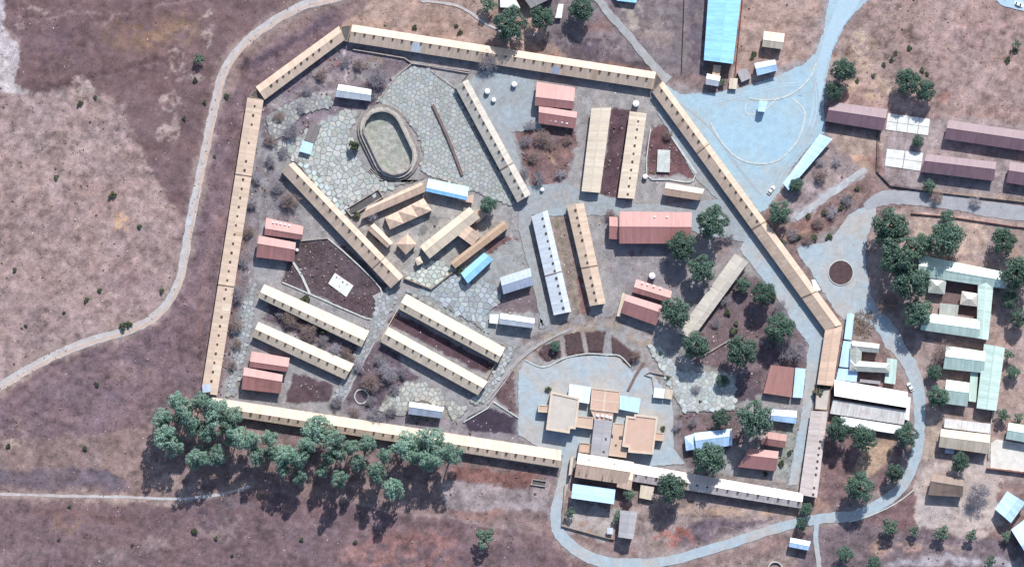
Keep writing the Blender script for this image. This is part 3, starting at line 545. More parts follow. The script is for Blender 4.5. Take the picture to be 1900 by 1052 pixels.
def gable(o, q, f=.5, eave=3.0, pitch=21, roof='tan', wall='stone', vents=0, vside=1, par=(), over=.45, vt=(.03, .97), cap=None, patches=()):
    """gabled block under o: q = roof corners (px) a-b one eave, d-c the other, ridge at f between them"""
    eave *= 1.38; pitch = pitch*1.17 if pitch > 12 else pitch
    O = o.location; T = TAN(math.radians(pitch)); a, b, c, d = quadw(q, eave+1)
    w1 = ((d-a).length*f+(c-b).length*f)/2; w2 = ((d-a).length+(c-b).length)/2-w1
    hr = eave+min(max(w1, w2), 2.0*min(w1, w2))*T
    e1 = max(hr-w1*T, 2.1); e2 = max(hr-w2*T, 2.1)
    if e1 > hr-.2: e1 = hr-.2
    r0 = a.lerp(d, f); r1 = b.lerp(c, f); th = .14
    Z = lambda v, z: Vector((v.x-O.x, v.y-O.y, z))
    prof = lambda A, R, D: [Z(A, e1), Z(R, hr), Z(D, e2), Z(D, e2-th), Z(R, hr-th), Z(A, e1-th)]
    p0, p1 = prof(a, r0, d), prof(b, r1, c); V = p0+p1
    F = []; UV = []; L = (r1-r0).length
    for i in range(6):
        j = (i+1) % 6; F.append((i, j, 6+j, 6+i)); wd = (p0[i]-p0[j]).length
        UV.append([(0, 0), (0, wd), (L, wd), (L, 0)])
    for fc in ((0, 5, 4, 1), (1, 4, 3, 2), (6, 7, 10, 11), (7, 8, 9, 10)): F.append(fc); UV.append([(0, 0)]*4)
    me = pymesh('roof', V, F, UV); bm = bmesh.new(); bm.from_mesh(me); bmesh.ops.recalc_face_normals(bm, faces=bm.faces[:]); bm.to_mesh(me); bm.free()
    ro = link('roof', me, M[roof], o)
    # ridge capping, bent over the ridge
    u = (r1-r0).normalized(); n = Vector((-u.y, u.x, 0)); n = n if n.dot(d-a) > 0 else -n
    cw = .28; V = []
    for R in (r0, r1):
        for s in (-1, 0, 1):
            v = R+n*cw*s; V.append(Z(v, hr+.05-abs(s)*cw*T))
    link('ridge_cap', pymesh('ridge_cap', V, [(0, 3, 4, 1), (1, 4, 5, 2)]), M[cap or roof], ro)
    for t0, t1, s0, s1, pm in patches:
        V = []
        for t, s_ in ((t0, s0), (t1, s0), (t1, s1), (t0, s1)):
            R, D = r0.lerp(r1, t), d.lerp(c, t); V.append(Z(R.lerp(D, s_), hr+(e2-hr)*s_+.035))
        me = pymesh('replaced_sheet', V, [(0, 1, 2, 3)], [[(0, 0), (L*(t1-t0), 0), (L*(t1-t0), 3), (0, 3)]])
        if me.polygons[0].normal.z < 0: me.flip_normals()
        link('replaced_sheet', me, M[pm], o)
    # walls
    wi = [x for x in inset_poly([a, b, c, d], over)]
    if True:
        a2, b2, c2, d2 = wi; rr0 = a2.lerp(d2, f); rr1 = b2.lerp(c2, f); dz = th+.02
        k1 = over*T; V = [Z(x, -.3) for x in wi]+[Z(a2, e1+k1-dz), Z(b2, e1+k1-dz), Z(c2, e2+k1-dz), Z(d2, e2+k1-dz), Z(rr0, hr-dz), Z(rr1, hr-dz)]
        F = [(0, 1, 5, 4), (2, 3, 7, 6), (1, 2, 6, 9, 5), (3, 0, 4, 8, 7)]
        me = pymesh('wall', V, F); bm = bmesh.new(); bm.from_mesh(me); bmesh.ops.recalc_face_normals(bm, faces=bm.faces[:]); bm.to_mesh(me); bm.free()
        link('wall', me, M[wall], o)
    # firewalls standing through the roof
    for t in par:
        A, R, D = a.lerp(b, t), r0.lerp(r1, t), d.lerp(c, t); V = []
        for s in (-.14, .14):
            for pt, z in ((A, e1), (R, hr), (D, e2)): V += [Z(pt+u*s, z-.4), Z(pt+u*s, z+.42)]
        F = [(0, 2, 3, 1), (2, 4, 5, 3), (6, 7, 9, 8), (8, 9, 11, 10), (1, 3, 9, 7), (3, 5, 11, 9), (0, 1, 7, 6), (4, 10, 11, 5)]
        link('fire_wall', pymesh('fire_wall', V, F), M['stone'], o)
    if vents:
        ang = math.atan2(u.y, u.x)+(math.pi if vside < 0 else 0); off = n*.55*vside
        # vent faces down the slope on the vside
        side = n*vside; face = math.atan2(side.y, side.x)+math.pi/2
        for i in range(vents):
            if vents > 8 and random.random() < .05: continue
            t = vt[0]+(vt[1]-vt[0])*(i/(vents-1) if vents > 1 else .5)
            if any(abs(t-k) < .012 for k in par): continue
            v = r0.lerp(r1, t)+off
            ve = link('ridge_vent', vent_mesh(), None, o, Z(v, hr-.55*T+.02), face+random.uniform(-.06, .06)); sc = random.uniform(.85, 1.15); ve.scale = (sc, sc, sc)
    return hr
def hip(o, q, eave=3.0, pitch=23, roof='green', wall='plaster', inset=None, over=.45):
    eave *= 1.3
    O = o.location; a, b, c, d = quadw(q, eave+1); T = TAN(math.radians(pitch)); Z = lambda v, z: Vector((v.x-O.x, v.y-O.y, z))
    W = ((d-a).length+(c-b).length)/2; Lx = (b-a).length; hr = eave+W/2*T
    k = min(.5, (W/2 if inset is None else inset)/Lx); m0, m1 = a.lerp(d, .5), b.lerp(c, .5); r0, r1 = m0.lerp(m1, k), m0.lerp(m1, 1-k)
    V = [Z(x, eave) for x in (a, b, c, d)]+[Z(r0, hr), Z(r1, hr)]+[Z(x, eave-.14) for x in (a, b, c, d)]
    F = [(0, 1, 5, 4), (2, 3, 4, 5), (1, 2, 5), (3, 0, 4)]+[(6+i, 6+(i+1) % 4, (i+1) % 4, i) for i in range(4)]
    if k >= .499: F[2] = (1, 2, 5); F[3] = (3, 0, 4)
    ml = lambda i, j: (V[i]-V[j]).length
    UV = [[(0, 0), (Lx, 0), (Lx*.6, W/2), (Lx*.4, W/2)], [(0, 0), (Lx, 0), (Lx*.6, W/2), (Lx*.4, W/2)], [(0, 0), (W, 0), (W/2, W/2)], [(0, 0), (W, 0), (W/2, W/2)]]+[[(0, 0)]*4]*4
    me = pymesh('roof', V, F, UV); bm = bmesh.new(); bm.from_mesh(me); bmesh.ops.recalc_face_normals(bm, faces=bm.faces[:])
    if sum(f.normal.z for f in bm.faces) < 0: bmesh.ops.reverse_faces(bm, faces=bm.faces[:])
    bm.to_mesh(me); bm.free(); link('roof', me, M[roof], o)
    wi = inset_poly([a, b, c, d], over); V = [Z(x, -.3) for x in wi]+[Z(x, eave-.1) for x in wi]
    me = pymesh('wall', V, [(i, (i+1) % 4, 4+(i+1) % 4, 4+i) for i in range(4)]); link('wall', me, M[wall], o)
def mono(o, q, h1, h2, roof='skyblue', wall='plaster', posts=False, over=.3):
    """single-pitch sheet: edge a-b at h1, edge d-c at h2"""
    O = o.location; a, b, c, d = quadw(q, (h1+h2)/2); Z = lambda v, z: Vector((v.x-O.x, v.y-O.y, z))
    V = [Z(a, h1), Z(b, h1), Z(c, h2), Z(d, h2), Z(a, h1-.1), Z(b, h1-.1), Z(c, h2-.1), Z(d, h2-.1)]; L, W = (b-a).length, (d-a).length
    me = pymesh('roof', V, [(0, 1, 2, 3), (7, 6, 5, 4), (4, 5, 1, 0), (5, 6, 2, 1), (6, 7, 3, 2), (7, 4, 0, 3)], [[(0, 0), (L, 0), (L, W), (0, W)]]*2+[[(0, 0)]*4]*4)
    bm = bmesh.new(); bm.from_mesh(me); bmesh.ops.recalc_face_normals(bm, faces=bm.faces[:]); bm.to_mesh(me); bm.free(); link('roof', me, M[roof], o)
    wi = inset_poly([a, b, c, d], over)
    if posts:
        for v, h in zip(wi, (h1, h1, h2, h2)): link('post', box_me('post', .16, .16, h-.12), M['darkgrey'], o, Z(v, 0))
    else:
        V = [Z(x, -.3) for x in wi]+[Z(x, h-.12) for x, h in zip(wi, (h1, h1, h2, h2))]
        link('wall', pymesh('wall', V, [(i, (i+1) % 4, 4+(i+1) % 4, 4+i) for i in range(4)]), M[wall], o)
def flat(o, pts, h=4.0, roof='flat_tan', wall='plaster', rim='rim', rimh=.4, rimw=.5, z0=-.3):
    O = o.location; v = [P(x, y, h) for x, y in pts]; n = len(v); Z = lambda p, z: Vector((p.x-O.x, p.y-O.y, z)); inn = inset_poly(v, rimw)
    me = pymesh('wall', [Z(x, z0) for x in v]+[Z(x, h) for x in v], [(i, (i+1) % n, n+(i+1) % n, n+i) for i in range(n)]); link('wall', me, M[wall], o)
    V = [Z(x, h) for x in v]+[Z(x, h+rimh) for x in v]+[Z(x, h+rimh) for x in inn]+[Z(x, h-.05) for x in inn]
    F = [(k*n+i, k*n+(i+1) % n, (k+1)*n+(i+1) % n, (k+1)*n+i) for k in range(3) for i in range(n)]
    if rimh > 0: link('parapet', pymesh('parapet', V, F), M[rim], o)
    bm = bmesh.new(); fs = bm.faces.new([bm.verts.new(Z(x, h)) for x in (inn if rimh > 0 else v)]); bmesh.ops.triangulate(bm, faces=[fs]); bmesh.ops.recalc_face_normals(bm, faces=bm.faces[:])
    if sum(f.normal.z for f in bm.faces) < 0: bmesh.ops.reverse_faces(bm, faces=bm.faces[:])
    me = bpy.data.meshes.new('roof'); bm.to_mesh(me); bm.free(); link('roof', me, M[roof], o)
def mid(q): p = np.mean(np.array(q, float), 0); return P(p[0], p[1])
def block(name, label, cat, q, group=None, **k):
    o = thing(name, label, cat, mid(q), group); gable(o, q, **k); return o

# ------------------------------------------------------------------ the perimeter
G = 'cell ranges that form the compound wall'
rng_w = block('perimeter_range', 'long tan roofed range forming the western side of the compound', 'prison block', [(459, 181), (489, 186), (403, 733), (373, 729)][::1] if False else [(459, 181), (373, 729), (403, 733), (489, 186)], G, f=.45, eave=2.7, pitch=15, vents=31, vside=1, par=(.258, .632), roof='tan', patches=((.90, .935, .05, .97, 'cream'), (.45, .462, .1, .97, 'brown_tan'), (.70, .715, .05, .9, 'pale')), vt=(.025, .955))
tw = thing('guard_turret', 'small dark square guard turret on the south end of the western range roof', 'turret', P(384, 720))
for nm, me, mm, z in (('turret_wall', box_me('turret_wall', 3.4, 3.2, 2.4), 'darkgrey', 4.2), ('turret_roof', box_me('turret_roof', 3.9, 3.7, .18), 'galv_dark', 6.6)):
    x = link(nm, me, M[mm], tw, (0, 0, z), .16); me.uv_layers.new(name='UVMap')
rng_nw = block('perimeter_range', 'tan roofed range climbing diagonally at the north-west corner', 'prison block', [(474.5, 161.5), (629, 48.5), (640, 74), (491, 185.5)], G, f=.44, eave=2.8, vents=13, vside=1, roof='tan', vt=(.06, .94))
rng_n = block('perimeter_range', 'long straight range along the north side with a row of dark vents', 'prison block', [(654, 46), (1217, 134), (1211, 166), (646.5, 78.5)], G, f=.40, eave=2.7, vents=32, vside=1, roof='tan', vt=(.015, .975), patches=((.205, .235, .05, .98, 'galv'), (.668, .69, .3, .95, 'galv_dark'), (.8, .815, .1, .9, 'brown_tan'), (.40, .41, .1, .97, 'pale')))
rng_e = block('perimeter_range', 'longest diagonal range along the north-east side facing the gravel car park', 'prison block', [(1230, 151), (1562, 602), (1531, 613), (1210, 171)], G, f=.36, eave=2.7, vents=19, vside=1, roof='tan', patches=((.14, .15, .05, .97, 'brown_tan'), (.45, .457, .1, .95, 'pale'), (.72, .735, .05, .97, 'cream')), par=(.257, .575, .862), vt=(.02, .56))
mono(rng_e, [(1505, 519), (1512, 518), (1523, 537), (1512, 544)], 5.4, 4.8, 'palewhite', 'plaster')
rng_se = block('perimeter_range', 'short plain orange tan range beside the sky blue lean-to roofs', 'prison block', [(1531, 613), (1516, 713), (1546, 716), (1563, 604)], G, f=.5, eave=3.2, pitch=13, roof='orange')
rng_se2 = block('perimeter_range', 'narrow pinkish grey range running down to the south-east corner', 'prison block', [(1505, 762), (1483, 917), (1516, 923), (1536, 763)], G, f=.7, eave=2.7, pitch=13, vents=9, vside=1, roof='pinkpale', vt=(.35, .97))
rng_s = block('perimeter_range', 'long southern range with dazzling white north slope beside the gum trees', 'prison block', [(394.5, 737), (1042, 835), (1040, 868), (390, 766)], G, f=.58, eave=2.6, vents=35, vside=1, roof='tan', patches=((.33, .36, .05, .97, 'brown_tan'), (.62, .63, .05, .97, 'cream')), vt=(.06, .98))
rng_s2 = block('perimeter_range', 'southern range between the gatehouse and the south-east corner', 'prison block', [(1174, 859), (1491, 915), (1487, 943), (1169, 892)], G, f=.56, eave=2.6, vents=17, vside=1, roof='pinkpale', vt=(.03, .98), patches=((.30, .33, .05, .97, 'brown_tan'),))
for q, lab in (([(632, 50), (652, 47), (645, 78), (637, 76)], 'dark flat corner link between the north-west and north ranges'), ([(472, 166), (489, 186), (462, 180)], 'dark triangular corner link between the west and north-west ranges'),
               ([(1218, 136), (1229, 151), (1211, 169), (1212, 160)], 'small dark corner link between the north and east ranges')):
    o = thing('corner_link', lab, 'corner building', mid(q), 'corner links of the compound wall'); flat(o, q, 3.2, 'darkgrey', 'stone', 'stone', .25, .3)
o = thing('corner_link', 'pale flat roofed link with a bush on it between the two eastern ranges', 'corner building', P(1521, 738), 'corner links of the compound wall'); flat(o, [(1515, 720), (1541, 722), (1535, 761), (1512, 759)], 2.8, 'flat_grey', 'stone', 'stone', .25, .3)

# ------------------------------------------------------------------ barrack blocks in the yard
G = 'barrack blocks in the yard'
bk = lambda lab, q, **k: block('barrack_block', lab, 'barrack', q, G, **k)
bk('diagonal barrack with white eastern slope east of the stone terrace', [(843.5, 159.5), (960, 376), (985, 361), (868, 148)], f=.60, eave=2.9, vents=16, vside=-1, roof='greypale', pitch=23, par=(.72,), vt=(.04, .97))
bk('diagonal barrack with creamy ridge and blue grey patch beside the crazy paving', [(520.5, 317), (725, 535), (749, 513), (544, 301)], f=.66, eave=2.9, vents=17, vside=-1, roof='tan', par=(.83,), vt=(.03, .97))
bk('white sloped barrack north of the bare bushes near the west side', [(490.5, 527), (685, 614), (671, 644), (478, 552)], f=.6, eave=2.7, vents=12, vside=1, roof='cream', vt=(.06, .95))
bk('barrack with patchy grey white slope behind bare trees near the west side', [(479.5, 597), (657, 675), (640, 704), (467, 624)], f=.5, eave=2.7, vents=11, vside=1, roof='cream', vt=(.06, .95))
bk('upper barrack of the pair round the dark central yard', [(754, 545), (937, 645), (924, 673), (737.5, 572)], f=.6, eave=2.7, vents=12, vside=1, roof='cream', vt=(.05, .95))
bk('lower barrack of the pair round the dark central yard', [(721, 606.5), (905, 708), (886.5, 733), (705.5, 634)], f=.46, eave=2.7, vents=12, vside=1, roof='cream', vt=(.05, .95))
bk('plain pale barrack without vents north of the red hall', [(1097.5, 201), (1079, 355), (1113.5, 358), (1134, 200)], f=.5, eave=3.0, pitch=8, roof='pale')
bk('tan barrack with small vents beside the walled water tank garden', [(1168.5, 207), (1146, 367), (1177, 369), (1200, 211)], f=.5, eave=3.0, pitch=11, vents=10, vside=1, roof='cream', vt=(.1, .95))
bk('grey galvanised barrack in the middle of the compound', [(986, 402), (1027.5, 585), (1060, 578), (1016, 390)], f=.68, eave=3.1, vents=13, vside=-1, roof='galv', par=(.6,), vt=(.06, .95), pitch=14)
bk('slim tan barrack standing next to the grey galvanised one', [(1051, 381), (1094.5, 568), (1124, 563), (1083, 376)], f=.52, eave=3.1, vents=13, vside=-1, roof='tan', par=(.62,), vt=(.06, .95), pitch=17)
bk('weathered pale diagonal block among the eastern trees', [(1364, 470), (1257, 617), (1285, 628), (1389, 486)], f=.64, eave=2.9, pitch=12, roof='greypale')

# ------------------------------------------------------------------ red roofed houses
G = 'red roofed houses'
rd = lambda lab, q, **k: block('red_roofed_house', lab, 'house', q, G, roof=k.pop('roof', 'red'), wall='brick', **k)
r1 = rd('upper red roofed house of the pair below the north range', [(996, 152), (1067, 163), (1064, 203), (992, 196)], f=.64, eave=3.0)
r2 = rd('lower red roofed house of the pair below the north range', [(1000, 197), (1071, 208), (1067, 239), (999, 229)], f=.36, eave=3.0)
r3 = rd('upper red roofed house beside the middle of the west range', [(494, 404), (563, 420), (560.5, 445), (490.5, 436)], f=.62, eave=3.0)
rd('lower red roofed house beside the middle of the west range', [(480, 437), (549, 450), (546, 486), (475, 477)], f=.37, eave=3.2)
rd('upper red roofed house in the south-west corner', [(467, 651.5), (537.5, 664), (533.5, 690), (462, 681)], f=.64, eave=3.0)
rd('lower red roofed house in the south-west corner', [(453, 681), (525, 695), (520.5, 730), (448, 722)], f=.37, eave=3.2)
r4 = rd('upper red roofed house of the pair under the eastern trees', [(1181, 518), (1247, 540), (1242.5, 562), (1173, 542)], f=.6, eave=3.0)
rd('lower red roofed house of the pair with a cream strip on its west side', [(1162, 546), (1229, 567), (1217, 604), (1151, 580)], f=.34, eave=3.2)
rd('small red roofed house in the south-east corner of the compound', [(1391, 831), (1445, 837), (1439.5, 874), (1369, 866)], f=.36, eave=3.2)
rd('pinkish red house half under the big tree in the south-east corner', [(1420, 800), (1461, 806), (1456, 831), (1411, 824)], f=.5, eave=3.0, roof='red_dull')
hall = thing('red_roofed_hall', 'large red roofed hall with white specks along its ridge', 'hall', P(1210, 422), G)
gable(hall, [(1148, 392.5), (1284, 394), (1282, 452), (1148.5, 452)], f=.47, eave=4.2, pitch=18, roof='red', wall='brick', par=(.012,))
gable(hall, [(1130.5, 402), (1149, 403), (1149, 445), (1130, 443)], f=.42, eave=3.4, pitch=16, roof='red', wall='brick', over=.3)
def sheets_on(o, pts, h, size=(.9, .55), m='white', name='skylight'):
    for (x, y) in pts:
        v = P(x, y, h)-o.location; link(name, box_me(name, size[0], size[1], .12), M[m], o, (v.x, v.y, h), -.15)
sheets_on(hall, [(1206, 414), (1212, 418), (1222, 419), (1230, 421), (1240, 419), (1250, 420), (1258, 419), (1215, 402), (1238, 402)], 7.9)
sheets_on(r3, [(507, 412), (514, 413), (521, 415), (529, 416), (537, 418)], 5.75); sheets_on(r4, [(1192, 524), (1202, 527), (1214, 530), (1226, 534)], 5.75)
sheets_on(r2, [(1012, 221), (1022, 223), (1031, 225), (1043, 227), (1052, 229)], 5.0)
o = thing('red_roofed_house', 'wide low red roof with a pale blue lean-to near the east gate', 'house', P(1452, 708), G)
mono(o, [(1430, 677), (1474, 682), (1469, 737), (1416, 729)], 4.6, 3.4, 'red_dull', 'brick'); mono(o, [(1476, 682), (1495, 684), (1489, 738), (1471, 737)], 3.6, 3.2, 'skyblue', 'plaster')
o = thing('lean_to', 'narrow cream strip roof beside the eastern red house', 'lean-to', P(1150, 566)); mono(o, [(1155, 543), (1162, 546), (1151, 588), (1144, 586)], 2.6, 2.3, 'cream', 'plaster', True)

# ------------------------------------------------------------------ huts and sheds inside
G = 'small metal roofed huts'
hut = lambda lab, q, **k: block('hut', lab, 'hut', q, G, wall=k.pop('wall', 'plaster'), **k)
hut('white and grey galvanised hut north-west of the oval enclosure', [(628.5, 156.5), (689, 166.5), (688, 188), (622, 180)], f=.46, eave=3.0, roof='galv')
o = thing('hut', 'slim dark grey roofed shelter with a pale blue front west of the oval enclosure', 'hut', P(575, 256), G)
mono(o, [(577, 227), (596, 234), (583, 266), (564, 260)], 2.8, 2.5, 'slate', 'stone'); mono(o, [(563, 261), (582, 267), (576, 287), (555, 281)], 3.2, 2.8, 'skyblue', 'plaster')
o = thing('hut', 'bright blue roofed shed at the north of the kitchen court', 'shed', P(830, 352), G)
gable(o, [(795, 332), (870, 347), (866, 372), (790, 355)], f=.72, eave=3.2, pitch=16, roof='blue', wall='plaster'); mono(o, [(851, 365), (879, 362), (877, 377), (849, 372)], 2.8, 2.6, 'orange', 'plaster')
hut('light blue roofed shed south of the kitchen court', [(898, 469), (916, 481), (868, 526), (855, 507)][::1] if False else [(898, 469), (855, 507), (868, 526), (916, 481)], f=.48, eave=3.2, roof='blue', pitch=18)
hut('dull zinc blue hut west of the grey barrack', [(927.5, 515), (984, 497), (989, 529), (934, 546)], f=.48, eave=3.2, roof='galv_dark')
hut('white and grey hut below the zinc blue hut', [(929, 581), (992, 591), (990.5, 609), (926, 601)], f=.48, eave=3.6, roof='galv')
hut('grey hut with white ridge north of the southern range', [(760, 744.5), (824, 755), (819, 776), (757, 768)], f=.42, eave=3.2, roof='galv_dark')
hut('short cream and orange hut beside the long east range', [(1236, 339.5), (1307, 351), (1297, 372), (1231, 362)], f=.42, eave=3.4, roof='orange')
hut('white and blue tin hut by the eastern patrol path', [(1431, 759), (1479, 762), (1477, 786), (1430, 780)], f=.5, eave=3.0, roof='skyblue')
o = thing('hut', 'white and blue roofed pavilion half hidden by a tree', 'pavilion', P(1315, 817), G)
gable(o, [(1288, 803), (1358, 795), (1359, 826), (1292, 836)], f=.42, eave=3.0, roof='skyblue', wall='plaster'); hip(o, [(1270, 810), (1289, 804), (1291, 833), (1273, 836)], 2.8, 22, 'skyblue', 'plaster')
o = thing('hut', 'tiny white and tan hut east of the administration block', 'hut', P(1230, 730), G)
mono(o, [(1214, 719), (1234, 721), (1232, 739), (1212, 737)], 3.4, 3.0, 'palewhite', 'plaster'); mono(o, [(1234.5, 721), (1249, 723), (1247, 741), (1232.5, 739)], 3.2, 2.8, 'cream', 'plaster')
o = thing('lean_to', 'small white lean-to at the west end of the white and grey hut', 'lean-to', P(916, 592)); mono(o, [(909, 583), (926, 583), (923, 601), (908, 599)], 2.6, 2.4, 'palewhite', 'plaster', True)
# kitchen court
G = 'buildings of the kitchen court'
o = thing('kitchen_range', 'long slim pinkish roof along the north of the kitchen court', 'kitchen building', P(730, 372), G); gable(o, [(681, 384), (782, 338), (791, 355), (668, 408)], f=.3, eave=3.0, pitch=16, roof='orange', wall='stone')
o = thing('kitchen_building', 'row of three pyramid roofs in the kitchen court', 'kitchen building', P(757, 397), G)
A, Bq, Cq, D = (714, 404), (786, 368), (801, 391), (723.5, 426)
lp = lambda a, b, t: (a[0]+(b[0]-a[0])*t, a[1]+(b[1]-a[1])*t)
for k in range(3): hip(o, [lp(A, Bq, k/3), lp(A, Bq, (k+1)/3), lp(D, Cq, (k+1)/3), lp(D, Cq, k/3)], 3.2, 27, 'orange', 'stone', inset=99, over=.06)
block('kitchen_building', 'little white edged gabled outhouse beside the diagonal barrack', 'outhouse', [(694, 414), (729, 450), (719, 460), (680.5, 425)], G, f=.5, eave=2.9, roof='orange')
o = thing('kitchen_building', 'single pyramid roofed outhouse in the kitchen court', 'outhouse', P(754, 453), G); hip(o, [(735, 453), (755.5, 433.5), (773.5, 453), (753, 472.5)], 3.0, 27, 'orange', 'stone', inset=99)
o = thing('kitchen_building', 'largest gabled building of the kitchen court with a cross wing', 'kitchen building', P(840, 430), G)
gable(o, [(779, 457), (871, 384), (891, 404), (797, 480)], f=.45, eave=4.0, roof='cream', wall='stone'); gable(o, [(880, 394), (897, 384), (907, 396), (884, 414)], f=.5, eave=3.2, pitch=14, roof='brown_tan', wall='stone'); gable(o, [(862, 414), (846, 434), (876, 456), (894, 436)], f=.5, eave=3.4, roof='orange', wall='stone')
block('kitchen_range', 'long weathered brown roof closing the kitchen court on the south-east', 'kitchen building', [(934, 410), (944.5, 422), (845, 498), (835, 487)][::1] if False else [(934, 410), (835, 487), (845, 498), (944.5, 422)], G, f=.35, eave=3.0, roof='brown_tan', pitch=14)
o = thing('outhouse', 'tiny pale roofed outhouse beside the largest kitchen building', 'outhouse', P(777, 484)); hip(o, [(770, 480), (780, 475), (785, 488), (774, 493)], 2.6, 22, 'cream', 'stone')
o = thing('ruined_room', 'roofless ruined room with dark floor between the paving and kitchen court', 'ruin', P(677, 375), None)
flat(o, [(640, 388), (702, 350), (712, 366), (652, 402)], .5, 'darkgrey', 'rubble', 'rubble', .9, .5)

# ------------------------------------------------------------------ administration block and gatehouse
ad = thing('administration_building', 'sprawling flat roofed tan administration building with white canopies', 'office building', P(1118, 785))
flat(ad, [(1022, 726), (1076, 738), (1068, 796), (1058, 795), (1057, 804), (1013, 797)], 6.0, 'flat_grey', 'plaster', 'rim', .4, 1.0)
flat(ad, [(999, 751), (1026, 752), (1025, 766), (998, 764)], 4.0, 'flat_tan', 'plaster', 'rim', .3, .4)
flat(ad, [(1098, 720), (1151, 726), (1147, 766), (1095, 760)], 4.6, 'flat_pink', 'plaster', 'rim', .3, .35)
flat(ad, [(1162, 771), (1176, 773), (1177, 768), (1221, 773), (1212, 843), (1165, 839), (1166, 830), (1154, 828)], 6.0, 'flat_pink', 'plaster', 'rim', .4, 1.0)
flat(ad, [(1214, 801), (1232, 803), (1230, 818), (1212, 816)], 4.0, 'flat_pink', 'plaster', 'rim', .3, .4)
flat(ad, [(1071, 771), (1101, 774), (1099, 796), (1069, 792)], 4.0, 'flat_tan', 'plaster', 'rim', .3, .4)
flat(ad, [(1096, 761), (1138, 766), (1137, 780), (1103, 778)], 4.3, 'flat_pink', 'plaster', 'rim', .2, .3)
gable(ad, [(1103, 778), (1095, 846), (1128, 850), (1137, 781)], f=.55, eave=3.2, pitch=9, roof='grey', wall='plaster', over=.2)
flat(ad, [(1138, 784), (1160, 786), (1155, 829), (1164, 831), (1162, 849), (1129, 845)], 4.0, 'flat_tan', 'plaster', 'rim', .25, .35)
flat(ad, [(1075, 821), (1096, 823), (1094, 841), (1073, 839)], 3.6, 'flat_pink', 'plaster', 'stone', .3, .4)
mono(ad, [(1057, 712), (1097, 718), (1093, 749), (1054, 742)], 4.0, 3.7, 'bluewhite', 'plaster', True); mono(ad, [(1151, 733), (1189, 739), (1185, 766), (1149, 759)], 3.8, 3.5, 'skyblue', 'plaster', True)
# bands that cross the centre roof, extractor domes and roof hatches
for q in ([(1122, 724), (1125, 724), (1121, 762), (1118, 762)], [(1097, 740), (1149, 746), (1149, 748), (1097, 742)]):
    V = [P(x, y, 4.6)-ad.location for x, y in q]; link('roof_band', pymesh('roof_band', [(v.x, v.y, z) for z in (4.6, 4.66+.01*(q[0][0] > 1100)) for v in V], [(4, 7, 6, 5), (0, 1, 5, 4), (1, 2, 6, 5), (2, 3, 7, 6), (3, 0, 4, 7)]), M['rim'], ad)
def lathe(name, prof, seg=12):
    V = []; F = []
    for r, z in prof:
        for k in range(seg): V.append((r*math.cos(k*2*math.pi/seg), r*math.sin(k*2*math.pi/seg), z))
    for i in range(len(prof)-1):
        for k in range(seg): F.append((i*seg+k, i*seg+(k+1) % seg, (i+1)*seg+(k+1) % seg, (i+1)*seg+k))
    F.append(tuple((len(prof)-1)*seg+k for k in range(seg)))
    return pymesh(name, V, F, smooth=False)
dome = lathe('extractor_dome', [(.5, 0), (.5, .4), (.8, .5), (.75, .8), (.45, 1.05), (.12, 1.15)])
for x, y in ((1109, 771), (1118, 771.5), (1126, 773), (1133, 775)): v = P(x, y, 4.5)-ad.location; link('extractor_dome', dome, M['white'], ad, (v.x, v.y, 4.4))
for x, y, sx, sy, h in ((1124, 814, 1, 1, 4.6), (1152, 811, 1.5, 1.2, 4.0), (1136, 808, .7, 1.2, 4.2), (1120, 838, 1.1, .9, 4.6), (1143, 825, .8, .6, 4)):
    v = P(x, y, 4.2)-ad.location; link('roof_hatch', box_me('roof_hatch', sx, sy, .5), M['darkgrey'], ad, (v.x, v.y, h))
gh = thing('gatehouse', 'wide tan gatehouse with bright pinkish north slope at the south entrance', 'gatehouse', P(1118, 872))
gable(gh, [(1073, 840), (1176, 857), (1163, 899), (1066, 885)], f=.44, eave=4.6, pitch=20, roof='orange', wall='stone')
gable(gh, [(1152, 868), (1176, 872), (1171, 910), (1144, 903)][::1], f=.02+.48, eave=4.2, pitch=14, roof='orange', wall='stone')
chim = box_me('chimney', .5, 2.0, 1.6)
for x, y in ((1076, 872), (1089, 875), (1119, 882), (1137, 886)): v = P(x, y, 6)-gh.location; link('chimney', chim, M['stone'], gh, (v.x, v.y, 6.6), -.15)
for x, y in ((1093, 852), (1140, 860)): v = P(x, y, 6)-gh.location; link('roof_pipe', lathe('roof_pipe', [(.22, 0), (.22, .9), (.32, .95), (.05, 1.1)], 8), M['red_dull'], gh, (v.x, v.y, 7.6))
o = thing('boundary_wall', 'tall stone wall end with pale coping beside the gatehouse', 'wall', P(1060, 870)); flat(o, [(1059, 846), (1065, 845), (1060, 880), (1055, 882)], 4.2, 'rim', 'stone', 'rim', .2, .3)
o = thing('entrance_canopy', 'pale blue metal canopy in front of the gatehouse', 'canopy', P(1102, 915)); gable(o, [(1063, 897), (1060, 924), (1139, 935), (1142, 908)], f=.5, eave=4.6, pitch=3, roof='skyblue', wall='darkgrey', over=1.2)
o = thing('lean_to', 'pale lime coloured shed roof behind the gatehouse range', 'lean-to', P(1200, 912)); mono(o, [(1189, 898), (1214, 903), (1210, 928), (1186, 923)], 3.0, 2.6, surf and 'cream', 'plaster')
block('outbuilding', 'mauve roofed shed standing end-on inside the south gate yard', 'shed', [(1151, 946), (1147, 996), (1175, 1000), (1183, 949)], None, f=.62, eave=4.6, pitch=14, roof='grey', wall='brick')
o = thing('outbuilding', 'tiny pale shed next to the mauve roofed shed', 'shed', P(1133, 985)); mono(o, [(1127, 978), (1138, 979), (1137, 991), (1126, 990)], 2.6, 2.4, 'galv', 'plaster')

